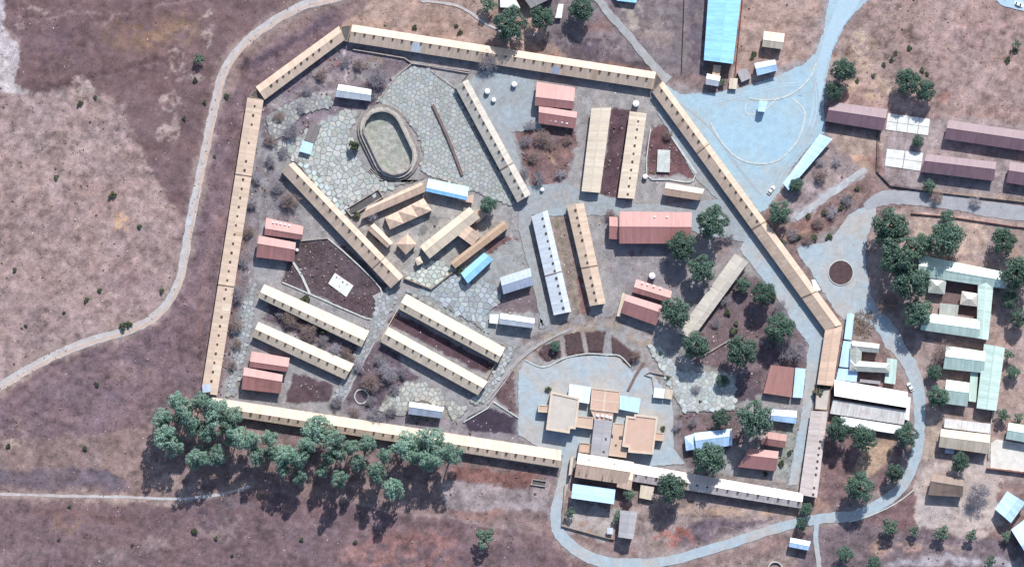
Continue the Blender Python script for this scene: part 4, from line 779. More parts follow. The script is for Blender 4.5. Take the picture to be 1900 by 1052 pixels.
# ------------------------------------------------------------------ outside, north and north-east
o = block('metal_shed', 'very long bright blue roofed hall at the top of the photo', 'shed', [(1318, -60), (1306, 112), (1360, 119), (1382, -60)], None, f=.56, eave=4.6, pitch=9, roof='blue', wall='plaster')
o = thing('passage_roof', 'small tan passage roof at the foot of the long blue hall', 'passage', P(1330, 130)); mono(o, [(1324, 121), (1338, 122), (1335, 144), (1321, 143)], 2.8, 2.6, 'orange', 'plaster')
G = 'huts beside the car park'
h2 = lambda lab, q, **k: block('hut', lab, 'hut', q, G, wall='plaster', **k)
h2('cream roofed hut standing alone in the dry field', [(1418, 58), (1456, 63), (1452, 92), (1414, 87)], f=.55, eave=3.4, roof='cream')
h2('white and blue hut at the edge of the car park', [(1400, 118), (1438, 111), (1443, 131), (1405, 141)], f=.45, eave=3.4, roof='skyblue')
h2('white hut at the south end of the long blue hall', [(1312, 137), (1337, 142), (1333, 161), (1309, 157)], f=.45, eave=3.2, roof='galv')
o = thing('hut', 'grey tilted tin hut next to the white and blue hut', 'hut', P(1380, 141), G); mono(o, [(1367, 133), (1386, 127), (1394, 145), (1376, 153)], 2.8, 2.5, 'grey', 'plaster')
o = thing('hut', 'small square pinkish hut west of the grey tin hut', 'hut', P(1360, 155), G); mono(o, [(1354, 145), (1369, 146), (1367, 166), (1352, 165)], 2.5, 2.3, 'pale', 'brick')
o = thing('kiosk', 'small blue roofed kiosk on the island in the car park', 'kiosk', P(1414, 197)); gable(o, [(1409, 187), (1406, 207), (1419, 208), (1425, 189)], f=.5, eave=3.2, pitch=18, roof='skyblue', wall='plaster')
block('carport', 'long diagonal light blue carport roof along the car park', 'carport', [(1521, 249), (1453, 340), (1463, 353), (1545, 258)], None, f=.5, eave=3.0, pitch=5, roof='skyblue', wall='darkgrey', over=1.0)
G = 'plum roofed sheds by the eastern field'
pl = lambda lab, q, f: block('plum_roofed_shed', lab, 'shed', q, G, f=f, eave=3.4, roof='purple', wall='brick', pitch=18)
pl('plum roofed shed beside the round trees near the car park', [(1541, 189), (1647, 203), (1639, 243), (1531, 225)], .42)
pl('longest plum roofed shed running off the right edge', [(1760, 223), (1925, 247), (1918, 283), (1752, 258)], .42)
pl('plum roofed shed next to the lower concrete slab', [(1719, 286), (1849, 301), (1843.5, 336), (1708.5, 319)], .38)
pl('plum roofed shed cut by the right edge beside a pale path', [(1874, 300), (1960, 312), (1953, 352), (1867, 339)], .42)
o = block('house', 'dark roofed house with white gable behind the northern trees', 'house', [(958, -22), (1004, -40), (1030, -6), (985, 16)], None, f=.5, eave=3.4, roof='grey', wall='plaster')
o = thing('lean_to', 'white roof wedge at the top edge behind the northern trees', 'lean-to', P(945, 5)); mono(o, [(928, -14), (950, -14), (966, 16), (928, 14)], 3.0, 2.6, 'palewhite', 'plaster')
o = thing('lean_to', 'white strip roof right of the dark roofed house at the top edge', 'lean-to', P(1038, 20)); mono(o, [(1036, 8), (1046, 8), (1042, 34), (1030, 34)], 3.0, 2.7, 'palewhite', 'plaster')
o = thing('metal_shed', 'blue shed corner at the top edge near the grey lane', 'shed', P(1165, -6)); mono(o, [(1128, -30), (1190, -24), (1180, 6), (1145, 2)], 3.4, 3.0, 'blue', 'plaster')

# ------------------------------------------------------------------ outside, east and south-east
G = 'green roofed villas east of the compound'
v1 = thing('villa', 'pale green roofed villa built round a court with two small hipped roofs', 'house', P(1790, 550), G)
gable(v1, [(1706, 473), (1870, 506), (1866, 536), (1703, 512)], f=.5, eave=3.8, roof='green', wall='plaster')
gable(v1, [(1815, 522), (1812, 627), (1834, 631), (1844, 526)], f=.5, eave=3.6, pitch=14, roof='green', wall='plaster'); gable(v1, [(1712, 580), (1818, 593), (1818, 628), (1708, 612)], f=.5, eave=3.6, roof='green', wall='plaster')
hip(v1, [(1724, 515), (1757, 515), (1753, 546), (1722, 543)], 3.4, 22, 'greygreen', 'brick'); hip(v1, [(1785, 540), (1816, 545), (1813, 569), (1781, 565)], 3.4, 22, 'greypale', 'brick'); mono(v1, [(1744, 562), (1779, 566), (1776, 592), (1742, 588)], 2.6, 2.4, 'greygreen', 'plaster')
v2 = thing('villa', 'pale green roofed villa with a broad eastern wing south of the court villa', 'house', P(1805, 700), G)
gable(v2, [(1756, 642), (1828, 652), (1826, 692), (1750, 684)], f=.45, eave=3.6, roof='green', wall='plaster'); gable(v2, [(1826, 638), (1812, 757), (1849, 762), (1865, 645)], f=.5, eave=3.8, pitch=12, roof='green', wall='plaster')
gable(v2, [(1756, 704), (1799, 710), (1795, 754), (1750, 748)], f=.42, eave=3.4, roof='green', wall='plaster'); mono(v2, [(1801, 690), (1815, 691), (1811, 746), (1797, 744)], 3.0, 2.8, 'green', 'plaster')
v3 = thing('villa', 'greyish courtyard house with hipped roofs beside the orange tan range', 'house', P(1615, 670), G)
gable(v3, [(1581, 632), (1632, 638), (1630, 655), (1581, 650)], f=.5, eave=3.3, pitch=20, roof='greygreen', wall='plaster'); gable(v3, [(1578, 640), (1576, 684), (1597, 686), (1600, 642)], f=.5, eave=3.2, pitch=18, roof='greygreen', wall='plaster'); hip(v3, [(1577, 668), (1651, 674), (1652, 692), (1576, 688)], 3.6, 24, 'greygreen', 'plaster')
mono(v3, [(1646, 664), (1665, 667), (1661, 713), (1641, 710)], 3.2, 2.8, 'green', 'plaster'); mono(v3, [(1596, 703), (1634, 707), (1633, 713), (1595, 709)], 2.8, 2.6, 'grey', 'plaster')
G2 = 'sky blue lean-to roofs along the eastern range'
for lab, q in (('narrow grey blue lean-to at the top of the sky blue roofs', [(1572, 581), (1585, 583), (1580, 631), (1566, 629)]), ('middle sky blue lean-to along the orange tan range', [(1565, 632), (1581, 634), (1575, 682), (1557, 680)]), ('widest sky blue lean-to just above the big white hall', [(1556, 683), (1592, 686), (1589, 709), (1551, 704)])):
    o = thing('lean_to', lab, 'lean-to', mid(q), G2); mono(o, q, 3.0, 2.7, 'skyblue', 'plaster')
wh = thing('white_hall', 'big white roofed hall with striped rusty lower roof and white verandah', 'hall', P(1615, 757))
mono(wh, [(1548, 734), (1683, 756), (1684, 727), (1548, 704)], 6.6, 4.6, 'palewhite', 'plaster'); mono(wh, [(1546, 741), (1682, 762), (1677, 788), (1540, 767)], 4.4, 3.6, 'rust', 'plaster'); mono(wh, [(1560, 772), (1676, 790), (1670, 806), (1556, 788)], 3.2, 3.0, 'palewhite', 'plaster', True)
mono(wh, [(1684, 736), (1690, 737), (1687, 780), (1679, 778)], 4.2, 3.6, 'palewhite', 'plaster')
v4 = thing('villa', 'white and olive gabled house with a rusty shed roof behind it', 'house', P(1790, 810), G)
gable(v4, [(1746, 795), (1838, 806), (1833, 842), (1742, 829)], f=.42, eave=3.8, roof='cream', wall='plaster'); mono(v4, [(1753, 776), (1838, 786), (1836, 804), (1751, 793)], 3.0, 3.4, 'rust', 'plaster'); mono(v4, [(1755, 824), (1771, 826), (1770, 842), (1753, 840)], 3.2, 2.8, 'galv_dark', 'plaster')
block('brown_roofed_house', 'small brown roofed cottage in the sandy south-east yard', 'house', [(1730, 878), (1788, 890), (1786, 922), (1722, 918)], None, f=.36, eave=3.4, roof='brown', wall='brick')
block('white_roofed_house', 'tilted white roofed house at the right edge near the bottom', 'house', [(1846, 944), (1869, 911), (1903, 932), (1876, 970)], None, f=.6, eave=3.6, roof='skyblue', wall='plaster')
block('white_roofed_house', 'white roofed house cut by the bottom right corner', 'house', [(1876, 982), (1905, 960), (1955, 1030), (1922, 1058)], None, f=.4, eave=3.6, roof='skyblue', wall='plaster')
block('green_roofed_shed', 'green and grey shed at the right edge above the concrete yard', 'shed', [(1872, 784), (1950, 796), (1944, 828), (1866, 814)], None, f=.45, eave=3.4, roof='green', wall='plaster')
o = block('hut', 'tiny white and blue hut by the footpath at the bottom', 'hut', [(1467, 997), (1504, 1004), (1500, 1021), (1464, 1014)], 'huts beside the car park', f=.5, eave=3.0, roof='skyblue', wall='plaster')
# ruined foundations south of the range
o = thing('ruined_foundation', 'dark rectangular pit of a ruined foundation south of the range', 'ruin', P(1000, 897)); flat(o, [(988, 888), (1016, 892), (1012, 903), (984, 899)], .15, 'darkgrey', 'rubble', 'rubble', .7, .4)

# ------------------------------------------------------------------ slabs, walls, kerbs, tanks
def plinth(label, q, h=.35, m='whiteconc', cat='concrete slab', name='concrete_slab', nx=1, ny=1):
    o = thing(name, label, cat, mid(q)); a, b, c, d = [np.array(t, float) for t in q]
    for i in range(nx):
        for j in range(ny):
            f = lambda s, t: (a*(1-s)+b*s)*(1-t)+(d*(1-s)+c*s)*t
            g = .02; cell = [f((i+g)/nx, (j+g)/ny), f((i+1-g)/nx, (j+g)/ny), f((i+1-g)/nx, (j+1-g)/ny), f((i+g)/nx, (j+1-g)/ny)]
            hh = h+random.uniform(-.03, .03); V = [tuple((P(*p)-o.location).xy)+(z,) for z in (0, hh) for p in cell]
            link('slab_panel' if nx*ny > 1 else 'slab', pymesh('slab_panel', V, [(4, 7, 6, 5), (0, 1, 5, 4), (1, 2, 6, 5), (2, 3, 7, 6), (3, 0, 4, 7)]), M[m], o)
    return o
o = plinth('pale concrete slab with kerb in the dark western garden', [(621, 505.5), (657, 530), (643, 552), (608, 526)], .5)
V = []
plinth('upper pale concrete foundation slab between two plum sheds', [(1647, 210), (1726, 221), (1722, 252), (1643, 241)], .3, 'whiteconc', nx=4, ny=2)
plinth('lower pale concrete foundation slab left of a plum shed', [(1645, 276), (1714, 284), (1708, 318), (1641, 308)], .3, 'whiteconc', nx=2, ny=2)
plinth('pale concrete water tank slab in the walled garden', [(1220, 277), (1244, 278), (1243, 321), (1218, 320)], 1.2, 'concrete')
def lowwall(label, pts, h=.9, wd=.45, m='rubble', name='stone_wall', cat='wall', closed=False, n=1):
    c = smooth_line(pts, n, closed) if n > 1 else list(pts)
    p = np.mean(np.array(c), 0); O = P(*p); V = []; F = []; N_ = len(c)
    for i in range(N_):
        a, b = (c[i-1], c[(i+1) % N_]) if closed else (c[max(i-1, 0)], c[min(i+1, N_-1)])
        u = (P(*b)-P(*a)).normalized(); nn = Vector((-u.y, u.x, 0))*wd/2; q = P(*c[i])-O; hh = h*random.uniform(.92, 1.08)
        V += [tuple((q-nn).xy)+(-.1,), tuple((q-nn).xy)+(hh,), tuple((q+nn).xy)+(hh,), tuple((q+nn).xy)+(-.1,)]
    for i in range(N_ if closed else N_-1):
        j = (i+1) % N_
        for k in range(3): F.append((4*i+k, 4*j+k, 4*j+k+1, 4*i+k+1))
    if not closed: F += [(0, 1, 2, 3), (4*N_-4, 4*N_-3, 4*N_-2, 4*N_-1)]
    o = link(name, pymesh(name, V, F), M[m], None, O); return tag(o, label, cat)
ov = thing('oval_enclosure', 'oval stone walled enclosure with a green lawn floor and rounded terraces', 'stone enclosure', P(720, 268))
def ring(name, ro, ri, h0, h1, m):
    V = []; F = []; n = 30
    for r, z in ((ro, -.1), (ro, h0), (ri, h1), (ri, -.1)):
        for p in stadium(r):
            q = P(p[0]+random.uniform(-.5, .5), p[1]+random.uniform(-.5, .5))-ov.location; V.append((q.x, q.y, z+random.uniform(-.08, .08)*(z > 0)))
    for k in range(3):
        for i in range(n): F.append((k*n+i, k*n+(i+1) % n, (k+1)*n+(i+1) % n, (k+1)*n+i))
    link(name, pymesh(name, V, F), m, ov)
ring('outer_terrace', 46, 41, 1.2, 1.2, surf('terrace_stone', (.20, .175, .16), .35, .5, .3)); ring('inner_terrace', 41, 35, 2.4, 2.4, surf('pale_terrace_stone', (.33, .31, .29), .35, .5, .3)); ring('inner_wall', 35, 32.5, 3.9, 3.9, surf('rough_wall_stone', (.26, .23, .205), .3, .6, .3))
V = [(q.x, q.y, .12) for q in (P(*p)-ov.location for p in stadium(33))]
link('lawn_floor', pymesh('lawn_floor', V, [tuple(range(len(V)))[::-1]]), M['lawn'], ov)
for o_ in list(ov.children):
    if o_.name.startswith('lawn_floor') and o_.data.polygons[0].normal.z < 0: o_.data.flip_normals()
for k in range(3):
    V = []; arc = smooth_line([(683+k*2, 318-k*3), (700+k*1.5, 332-k*3), (722+k, 338-k*3), (742-k, 335-k*3)], 4)
    lowv = []
    F = []
    for i, p in enumerate(arc):
        for dd, z in ((0, 0), (0, .35+.3*k), (-4, .35+.3*k)): q = P(p[0]+dd*.15, p[1]+dd*.6)-ov.location; lowv.append((q.x, q.y, z))
        if i: b_ = 3*i; F += [(b_-3, b_, b_+1, b_-2), (b_-2, b_+1, b_+2, b_-1)]
    link('step', pymesh('step', lowv, F), M['rubble'], ov)
lowwall('shadowed trench built as a low dark wall down the grey stone terrace', [(803, 194), (815, 220), (835, 265), (858, 325)], 1.6, 1.2, 'darkbrick', n=4)  # stands for a trench; raised as a wall to cast its shadow
lowwall('garden wall bounding the dark western garden on the north', [(558, 447), (608, 442)], .8)
lowwall('curving garden kerb wall around the dark western garden', [(608, 442), (650, 478), (706, 535), (703, 570), (690, 592), (650, 578), (590, 552), (524, 524)], .5, .6, 'concrete', n=3)
lowwall('low pale wall across the dark western garden', [(540, 480), (560, 512), (575, 545)], .4, 1.1, 'concrete')
lowwall('stone wall along the foot of the north range', [(655, 92), (750, 108), (765, 118), (870, 132)], 1.1, .5)
lowwall('stone wall slanting down to the northern terrace', [(764, 118), (735, 142), (700, 190)], 1.0, .5)
lowwall('stone wall around the sunken bed at the top of the terrace', [(775, 120), (870, 136), (845, 165), (800, 132)], .9, .5)
lowwall('kitchen court boundary wall below the flagged court', [(750, 516), (800, 536), (846, 500)], 1.8, .5, 'stone')
lowwall('wall of the small bed yard at the forecourt triangle', [(860, 783), (905, 757), (915, 745), (962, 775)], .6, .5, 'concrete')
lowwall('scalloped kerb around the forecourt beds', [(975, 668), (1000, 680), (1020, 678), (1048, 664), (1090, 656), (1125, 658), (1150, 660), (1170, 680)], .6, .5, 'concrete', n=4)
lowwall('curved garden wall west of the forecourt', [(905, 750), (935, 710), (962, 672), (995, 645), (1035, 622)], .5, .5, 'rubble', n=4)
lowwall('planted edging wall along the east side of the forecourt', [(1195, 672), (1180, 695), (1165, 725)], .7, 1.3, 'darkbrick')
lowwall('angular low wall around the tiny white and tan hut', [(1216, 740), (1210, 700), (1196, 695), (1205, 690), (1247, 698), (1250, 735)], .9, .4)
lowwall('curved garden wall under the eastern trees', [(1305, 680), (1300, 665), (1325, 648), (1355, 630)], .9, .5, n=3)
lowwall('pale pipe wall around the walled water tank garden', [(1207, 240), (1200, 325), (1240, 333), (1280, 338), (1290, 325)], .7, .45, 'concrete', n=3)
lowwall('straight pale kerb along the inside of the east range', [(1245, 252), (1292, 322)], .4, .9, 'concrete')
lowwall('yard wall joining the two barracks round the dark yard on the west', [(737, 575), (707, 630)], 1.6, .4, 'plaster')
lowwall('yard wall joining the two barracks round the dark yard on the east', [(920, 672), (902, 706)], 1.6, .4, 'stone')
lowwall('wall of the compound drive beside the south lane', [(1048, 900), (1042, 975), (1128, 998), (1140, 1000)], 1.4, .35, 'stone')
lowwall('kerb edging the brown verge of the garden lane', [(1696, 908), (1660, 935), (1610, 958), (1575, 968)], .3, .5, 'concrete', n=3)
lowwall('stone kerb loop around the southern part of the car park', [(1318, 228), (1340, 265), (1370, 294), (1408, 304), (1445, 297), (1475, 268), (1490, 235), (1492, 205), (1470, 182)], .25, .7, 'concrete', name='kerb', cat='kerb', n=5)
lowwall('stone kerb sweeping from the car park island up to the road', [(1390, 183), (1430, 186), (1470, 174), (1500, 148), (1515, 118)], .25, .7, 'concrete', name='kerb', cat='kerb', n=5)
lowwall('small round stone kerb around the car park island', [(1385, 190), (1384, 208), (1398, 213), (1420, 203), (1440, 185)], .25, .5, 'concrete', name='kerb', cat='kerb', n=4)
lowwall('fence line west of the long blue hall', [(1272, -60), (1265, 135)], 1.4, .12, 'darkgrey', 'fence', 'fence'); lowwall('fence line east of the long blue hall', [(1382, -40), (1364, 145)], 1.4, .3, 'brick', 'fence', 'fence')
lowwall('dark boundary fence along the north of the eastern lane', [(1630, 200), (1626, 318), (1652, 345), (1760, 360), (1960, 382)], 1.3, .14, 'darkgrey', 'fence', 'fence')
lowwall('garden wall along the south of the eastern lane', [(1690, 396), (1760, 402), (1880, 420), (1980, 430)], 1.2, .2, 'brick', 'fence', 'fence')
lowwall('wall below the white concrete yard at the right edge', [(1830, 868), (1960, 884)], 2.2, .4, 'brick'); lowwall('boundary wall between the sandy yard and the eastern house', [(1834, 850), (1838, 790), (1844, 750)], 1.6, .3, 'concrete')
lowwall('dark ring wall of a water tank at the bottom edge', [(1426, 1052), (1432, 1043), (1444, 1043), (1451, 1052), (1444, 1062), (1432, 1062)], 1.2, .5, 'concrete', 'ring_wall', 'tank wall', True, 4)
lowwall('round kerb around the pale rubble by the southern bare bushes', [(658, 735), (664, 724), (676, 724), (684, 735), (676, 747), (664, 747)], .4, .5, 'concrete', 'ring_kerb', 'kerb', True, 4)
rb = thing('round_bed', 'round dark planting bed with a stone rim in the turning circle', 'planter', P(1560, 506))
circ = lambda r: [(r*math.cos(t), r*math.sin(t)) for t in np.linspace(0, 2*math.pi, 33)[:-1]]
V = [(x, y, z) for r, z in ((5.9, -.05), (5.9, .55), (5.55, .55), (5.55, .2)) for x, y in circ(r)]
link('rim', pymesh('rim', V, [(k*32+i, k*32+(i+1) % 32, (k+1)*32+(i+1) % 32, (k+1)*32+i) for k in range(3) for i in range(32)]), M['concrete'], rb)
link('bed_soil', pymesh('bed_soil', [(x, y, .3) for x, y in circ(5.6)], [tuple(range(32))]), M['soil'], rb)
tank_me = lathe('tank_body', [(1.25, 0), (1.25, 2.3)], 16); tank_lid = lathe('tank_lid', [(1.28, 2.3), (1.1, 2.6), (.5, 2.85), (.3, 2.9), (.3, 3.0)], 16)
for lab, x, y, s in (('white tank west of the upper red house beneath the north range', 954, 157, 1.0), ('white tank just below the tree shadow near the diagonal barrack', 904, 170, 1.0), ('lowest of the white tanks near the diagonal barrack', 916, 186, .8), ('white tank above the tan barrack with small vents', 1180, 193, 1.2), ('small white tank at the corner of the walled water tank garden', 1197, 328, .9),
                     ('small white tank at the foot of the reddish scrub bed', 1006, 352, .7), ('grey white tank above the eastern red roofed pair', 1210, 512, 1.2), ('small white tank right of the western red house', 551, 464, .6)):
    t = thing('water_tank', lab, 'water tank', P(x, y, 2), 'white water tanks'); b_ = link('tank_body', tank_me, M['white'], t); l_ = link('tank_lid', tank_lid, M['white'], t)
    for q in (b_, l_): q.scale = (s, s, s)

bh = thing('brushwood_heap', 'heap of brown brushwood beside the sky blue lean-to roofs', 'heap', P(1604, 600))
V = []; F = []
for k in range(240):
    a, r_ = random.uniform(0, 6.28), math.sqrt(random.random()); cx_, cy_ = 5.5*r_*math.cos(a), 7*r_*math.sin(a); z = 1.5*(1-r_)*random.random()+.1
    d = Vector((random.uniform(-1, 1), random.uniform(-1, 1), random.uniform(-.25, .25))).normalized()*random.uniform(.6, 1.3); w_ = Vector((-d.y, d.x, 0)).normalized()*random.uniform(.05, .13); c_ = Vector((cx_, cy_, z)); o_ = len(V)
    V += [tuple(c_-d-w_), tuple(c_+d-w_), tuple(c_+d+w_), tuple(c_-d+w_), tuple(c_-d+Vector((0, 0, .14))), tuple(c_+d+Vector((0, 0, .14)))]; F += [(o_, o_+1, o_+5, o_+4), (o_+3, o_+4, o_+5, o_+2), (o_, o_+4, o_+3), (o_+1, o_+2, o_+5)]
link('branches', pymesh('branches', V, F), surf('dry_brushwood', (.24, .175, .14), .3, 1.5, .25, bmp=0), bh)
# ------------------------------------------------------------------ cars
def car(label, px, py, ang):
    t = thing('car', label, 'car', P(px, py, 1)); t.rotation_euler[2] = ang
    # body: stations along the length (x, half width, sill z, shoulder z)
    st = [(-2.15, .72, .35, .72), (-2.0, .82, .28, .88), (-1.2, .86, .26, .95), (.9, .86, .26, .95), (1.7, .82, .28, .86), (2.15, .68, .34, .66)]
    V = []; F = []
    for x, hw, z0, z1 in st: V += [(x, -hw, z0), (x, -hw, z1-.08), (x, -hw*.9, z1), (x, hw*.9, z1), (x, hw, z1-.08), (x, hw, z0)]
    for i in range(len(st)-1):
        for k in range(6): F.append((6*i+k, 6*i+6+k, 6*i+6+(k+1) % 6, 6*i+(k+1) % 6))
    F += [(0, 1, 2, 3, 4, 5), tuple(6*len(st)-1-k for k in range(6))]
    link('body', pymesh('body', V, F), M['white'], t)
    ca = [(-1.75, .72, .93), (-1.1, .62, 1.42), (.3, .62, 1.45), (1.05, .7, .94)]; V = []; F = []
    for x, hw, z in ca: V += [(x, -.76 if z < 1 else -hw, z), (x, .76 if z < 1 else hw, z)]
    V += [(-1.75, -.76, .9), (1.05, -.76, .9), (-1.75, .76, .9), (1.05, .76, .9)]
    link('cabin_glass', pymesh('cabin_glass', V, [(0, 2, 3, 1), (2, 4, 5, 3), (4, 6, 7, 5), (0, 8, 9, 6, 4, 2), (1, 3, 5, 7, 11, 10)]), M['glass'], t)
    link('roof_panel', pymesh('roof_panel', [(-1.12, -.6, 1.44), (.3, -.6, 1.47), (.3, .6, 1.47), (-1.12, .6, 1.44), (-.4, 0, 1.52)], [(0, 1, 4), (1, 2, 4), (2, 3, 4), (3, 0, 4)]), M['white'], t)
    wh_ = bpy.data.meshes.get('wheel_disc') or lathe('wheel_disc', [(.31, -.1), (.31, .1), (.18, .11)], 14)
    for x in (-1.3, 1.35):
        for y in (-.78, .78):
            w_ = link('wheel', wh_, M['rubber'], t, (x, y, .31)); w_.rotation_euler = (math.pi/2, 0, 0)
car('white car parked near the end of the light blue carport', 1431, 353, math.radians(53))
car('white car on the lane beside the big white hall', 1689, 718, math.radians(118))
car('white car driving on the street in the top right corner', 1891, 9, math.radians(-22))

# ------------------------------------------------------------------ trees
def tube(V, F, p0, p1, r0, r1, seg=6):
    d = (p1-p0).normalized(); s = d.orthogonal().normalized(); t = d.cross(s); o = len(V)
    for p, r in ((p0, r0), (p1, r1)):
        for k in range(seg): V.append(p+(s*math.cos(k*2*math.pi/seg)+t*math.sin(k*2*math.pi/seg))*r)
    for k in range(seg): F.append((o+k, o+(k+1) % seg, o+seg+(k+1) % seg, o+seg+k))
def make_tree(kind, seed):
    """unit tree: crown radius 1, height H (in radii); returns trunk mesh, crown mesh, H"""
    R = np.random.default_rng(seed); r_ = random.Random(seed)
    if kind == 'gum': H, nl, lobes = 3.0, 6400, 20
    elif kind == 'round': H, nl, lobes = 1.6, 8200, 24
    elif kind == 'young': H, nl, lobes = 1.9, 1100, 8
    elif kind == 'shrub': H, nl, lobes = 1.1, 260, 5
    else: H, nl, lobes = 1.5, 1500, 12
    cs = []
    for i in range(lobes):
        a = i*2.4+r_.uniform(-.5, .5); rr = math.sqrt((i+.4)/lobes)*.78
        if kind == 'gum': cs.append((rr*math.cos(a), rr*math.sin(a), H-.3-(i%4)*.38-r_.uniform(0, .3)-.3*rr, r_.uniform(.28, .42), r_.uniform(.2, .3)))
        elif kind == 'shrub': cs.append((rr*math.cos(a)*.8, rr*math.sin(a)*.8, r_.uniform(.4, .75), r_.uniform(.32, .45), r_.uniform(.3, .4)))
        else: cs.append((rr*math.cos(a), rr*math.sin(a), H-.38-.55*rr*rr-r_.uniform(0, .22), r_.uniform(.27, .42), r_.uniform(.22, .36)))
    cs = np.array(cs); V = []; F = []
    trunk_top = Vector((0, 0, H*.45 if kind != 'gum' else H*.55)); V0 = []; F0 = []
    tube(V0, F0, Vector((0, 0, -.02)), trunk_top, .075 if kind != 'gum' else .07, .045)
    for c in cs[:: (1 if kind != 'round' else 2)]:
        m_ = trunk_top.lerp(Vector(c[:3]), .5)+Vector((0, 0, -.05)); tube(V0, F0, trunk_top*.95, m_, .035, .022, 5); tube(V0, F0, m_, Vector(c[:3]), .022, .008, 5)
    if kind == 'bare':
        for c in cs:
            for k in range(44):
                d = Vector(R.normal(size=3)).normalized(); d.z = abs(d.z)*.7; p = Vector(c[:3])+Vector(R.normal(size=3))*.1
                q = p+d*r_.uniform(.2, .42); tube(V0, F0, p, q, .010, .004, 3)
                for z in range(2):
                    d2 = (d+Vector(R.normal(size=3))*.6).normalized(); tube(V0, F0, p.lerp(q, .5), p.lerp(q, .5)+d2*.22, .006, .003, 3)
    trunk = pymesh('trunk', V0, F0)
    n = nl; li = R.choice(lobes, n, p=(cs[:, 3]**2)/(cs[:, 3]**2).sum())
    d = R.normal(size=(n, 3)); d[:, 2] = np.abs(d[:, 2])*1.0-.25; d /= np.linalg.norm(d, axis=1)[:, None]
    rad = (.55+.5*R.random(n))[:, None]; ctr = cs[li, :3]+d*rad*np.stack([cs[li, 3], cs[li, 3], cs[li, 4]], 1)
    # sprigs: small clumps leave notches in the outline
    keep = np.array([vnoise(np.array([x*5+seed]), np.array([y*5+z*3]), seed)[0] for x, y, z in ctr]) > (.30 if kind in ('gum', 'young') else .22)
    ctr, d, li = ctr[keep], d[keep], li[keep]; n = len(ctr)
    nrm = d*.7+R.normal(size=(n, 3))*.55; nrm[:, 2] += .35; nrm /= np.linalg.norm(nrm, axis=1)[:, None]
    t = np.cross(nrm, R.normal(size=(n, 3))); t /= np.linalg.norm(t, axis=1)[:, None]; b = np.cross(nrm, t)
    s = {'gum': .04, 'round': .036, 'young': .07, 'shrub': .15, 'bare': .05}[kind]*(.6+.9*R.random(n))[:, None]
    Vl = np.stack([ctr-t*s-b*s*.5, ctr+t*s*.2-b*s*.8, ctr+t*s*1.1+b*s*.1, ctr+t*s*.1+b*s*.9], 1).reshape(-1, 3)
    Fl = np.arange(4*n).reshape(n, 4)
    base = {'gum': (.16, .275, .215), 'round': (.07, .13, .096), 'young': (.085, .15, .105), 'shrub': (.055, .085, .045), 'bare': (.2, .17, .17)}[kind]
    alt = {'gum': (.27, .39, .315), 'round': (.135, .21, .162), 'young': (.145, .22, .16), 'shrub': (.09, .105, .06), 'bare': (.3, .27, .27)}[kind]
    k = np.clip(R.random(lobes)[li]*.6+R.random(n)*.5, 0, 1)[:, None]; c = np.array(base)*(1-k)+np.array(alt)*k
    crown = npmesh('crown', Vl, Fl, np.repeat(c, 4, 0)) if kind != 'bare' else None
    return trunk, crown, H
PROTO = {}
def tree(kind, px, py, r, label, group, name='tree', hs=1.0, var=None):
    v = random.randrange(4) if var is None else var
    if (kind, v) not in PROTO:
        PROTO[(kind, v)] = make_tree(kind, 100*v+{'gum': 1, 'round': 2, 'young': 3, 'shrub': 4, 'bare': 5}[kind])
    tk, cr, H = PROTO[(kind, v)]; R = r*MPP; hz = R*hs
    o = thing(name, label, {'shrub': 'shrub'}.get(kind, 'tree'), P(px, py, H*hz*.7), group); rot = random.uniform(0, 6.28)
    a = link('trunk', tk, M['bark'] if kind != 'bare' else BARE[v % 3], o, (0, 0, 0), rot)
    if not tk.materials: tk.materials.append(M['bark'])
    a.scale = (R, R, hz)
    if cr is not None:
        c = link('crown', cr, M['leaf'], o, (0, 0, 0), rot); c.scale = (R*random.uniform(.94, 1.06), R*random.uniform(.94, 1.06), hz)
    return o
BARE = [surf('grey_twigs', (.24, .225, .25), .15, 1, bmp=0), surf('brown_twigs', (.24, .18, .165), .15, 1, bmp=0), surf('pale_twigs', (.32, .30, .33), .15, 1, bmp=0)]
GG = 'tall gum trees below the southern range'
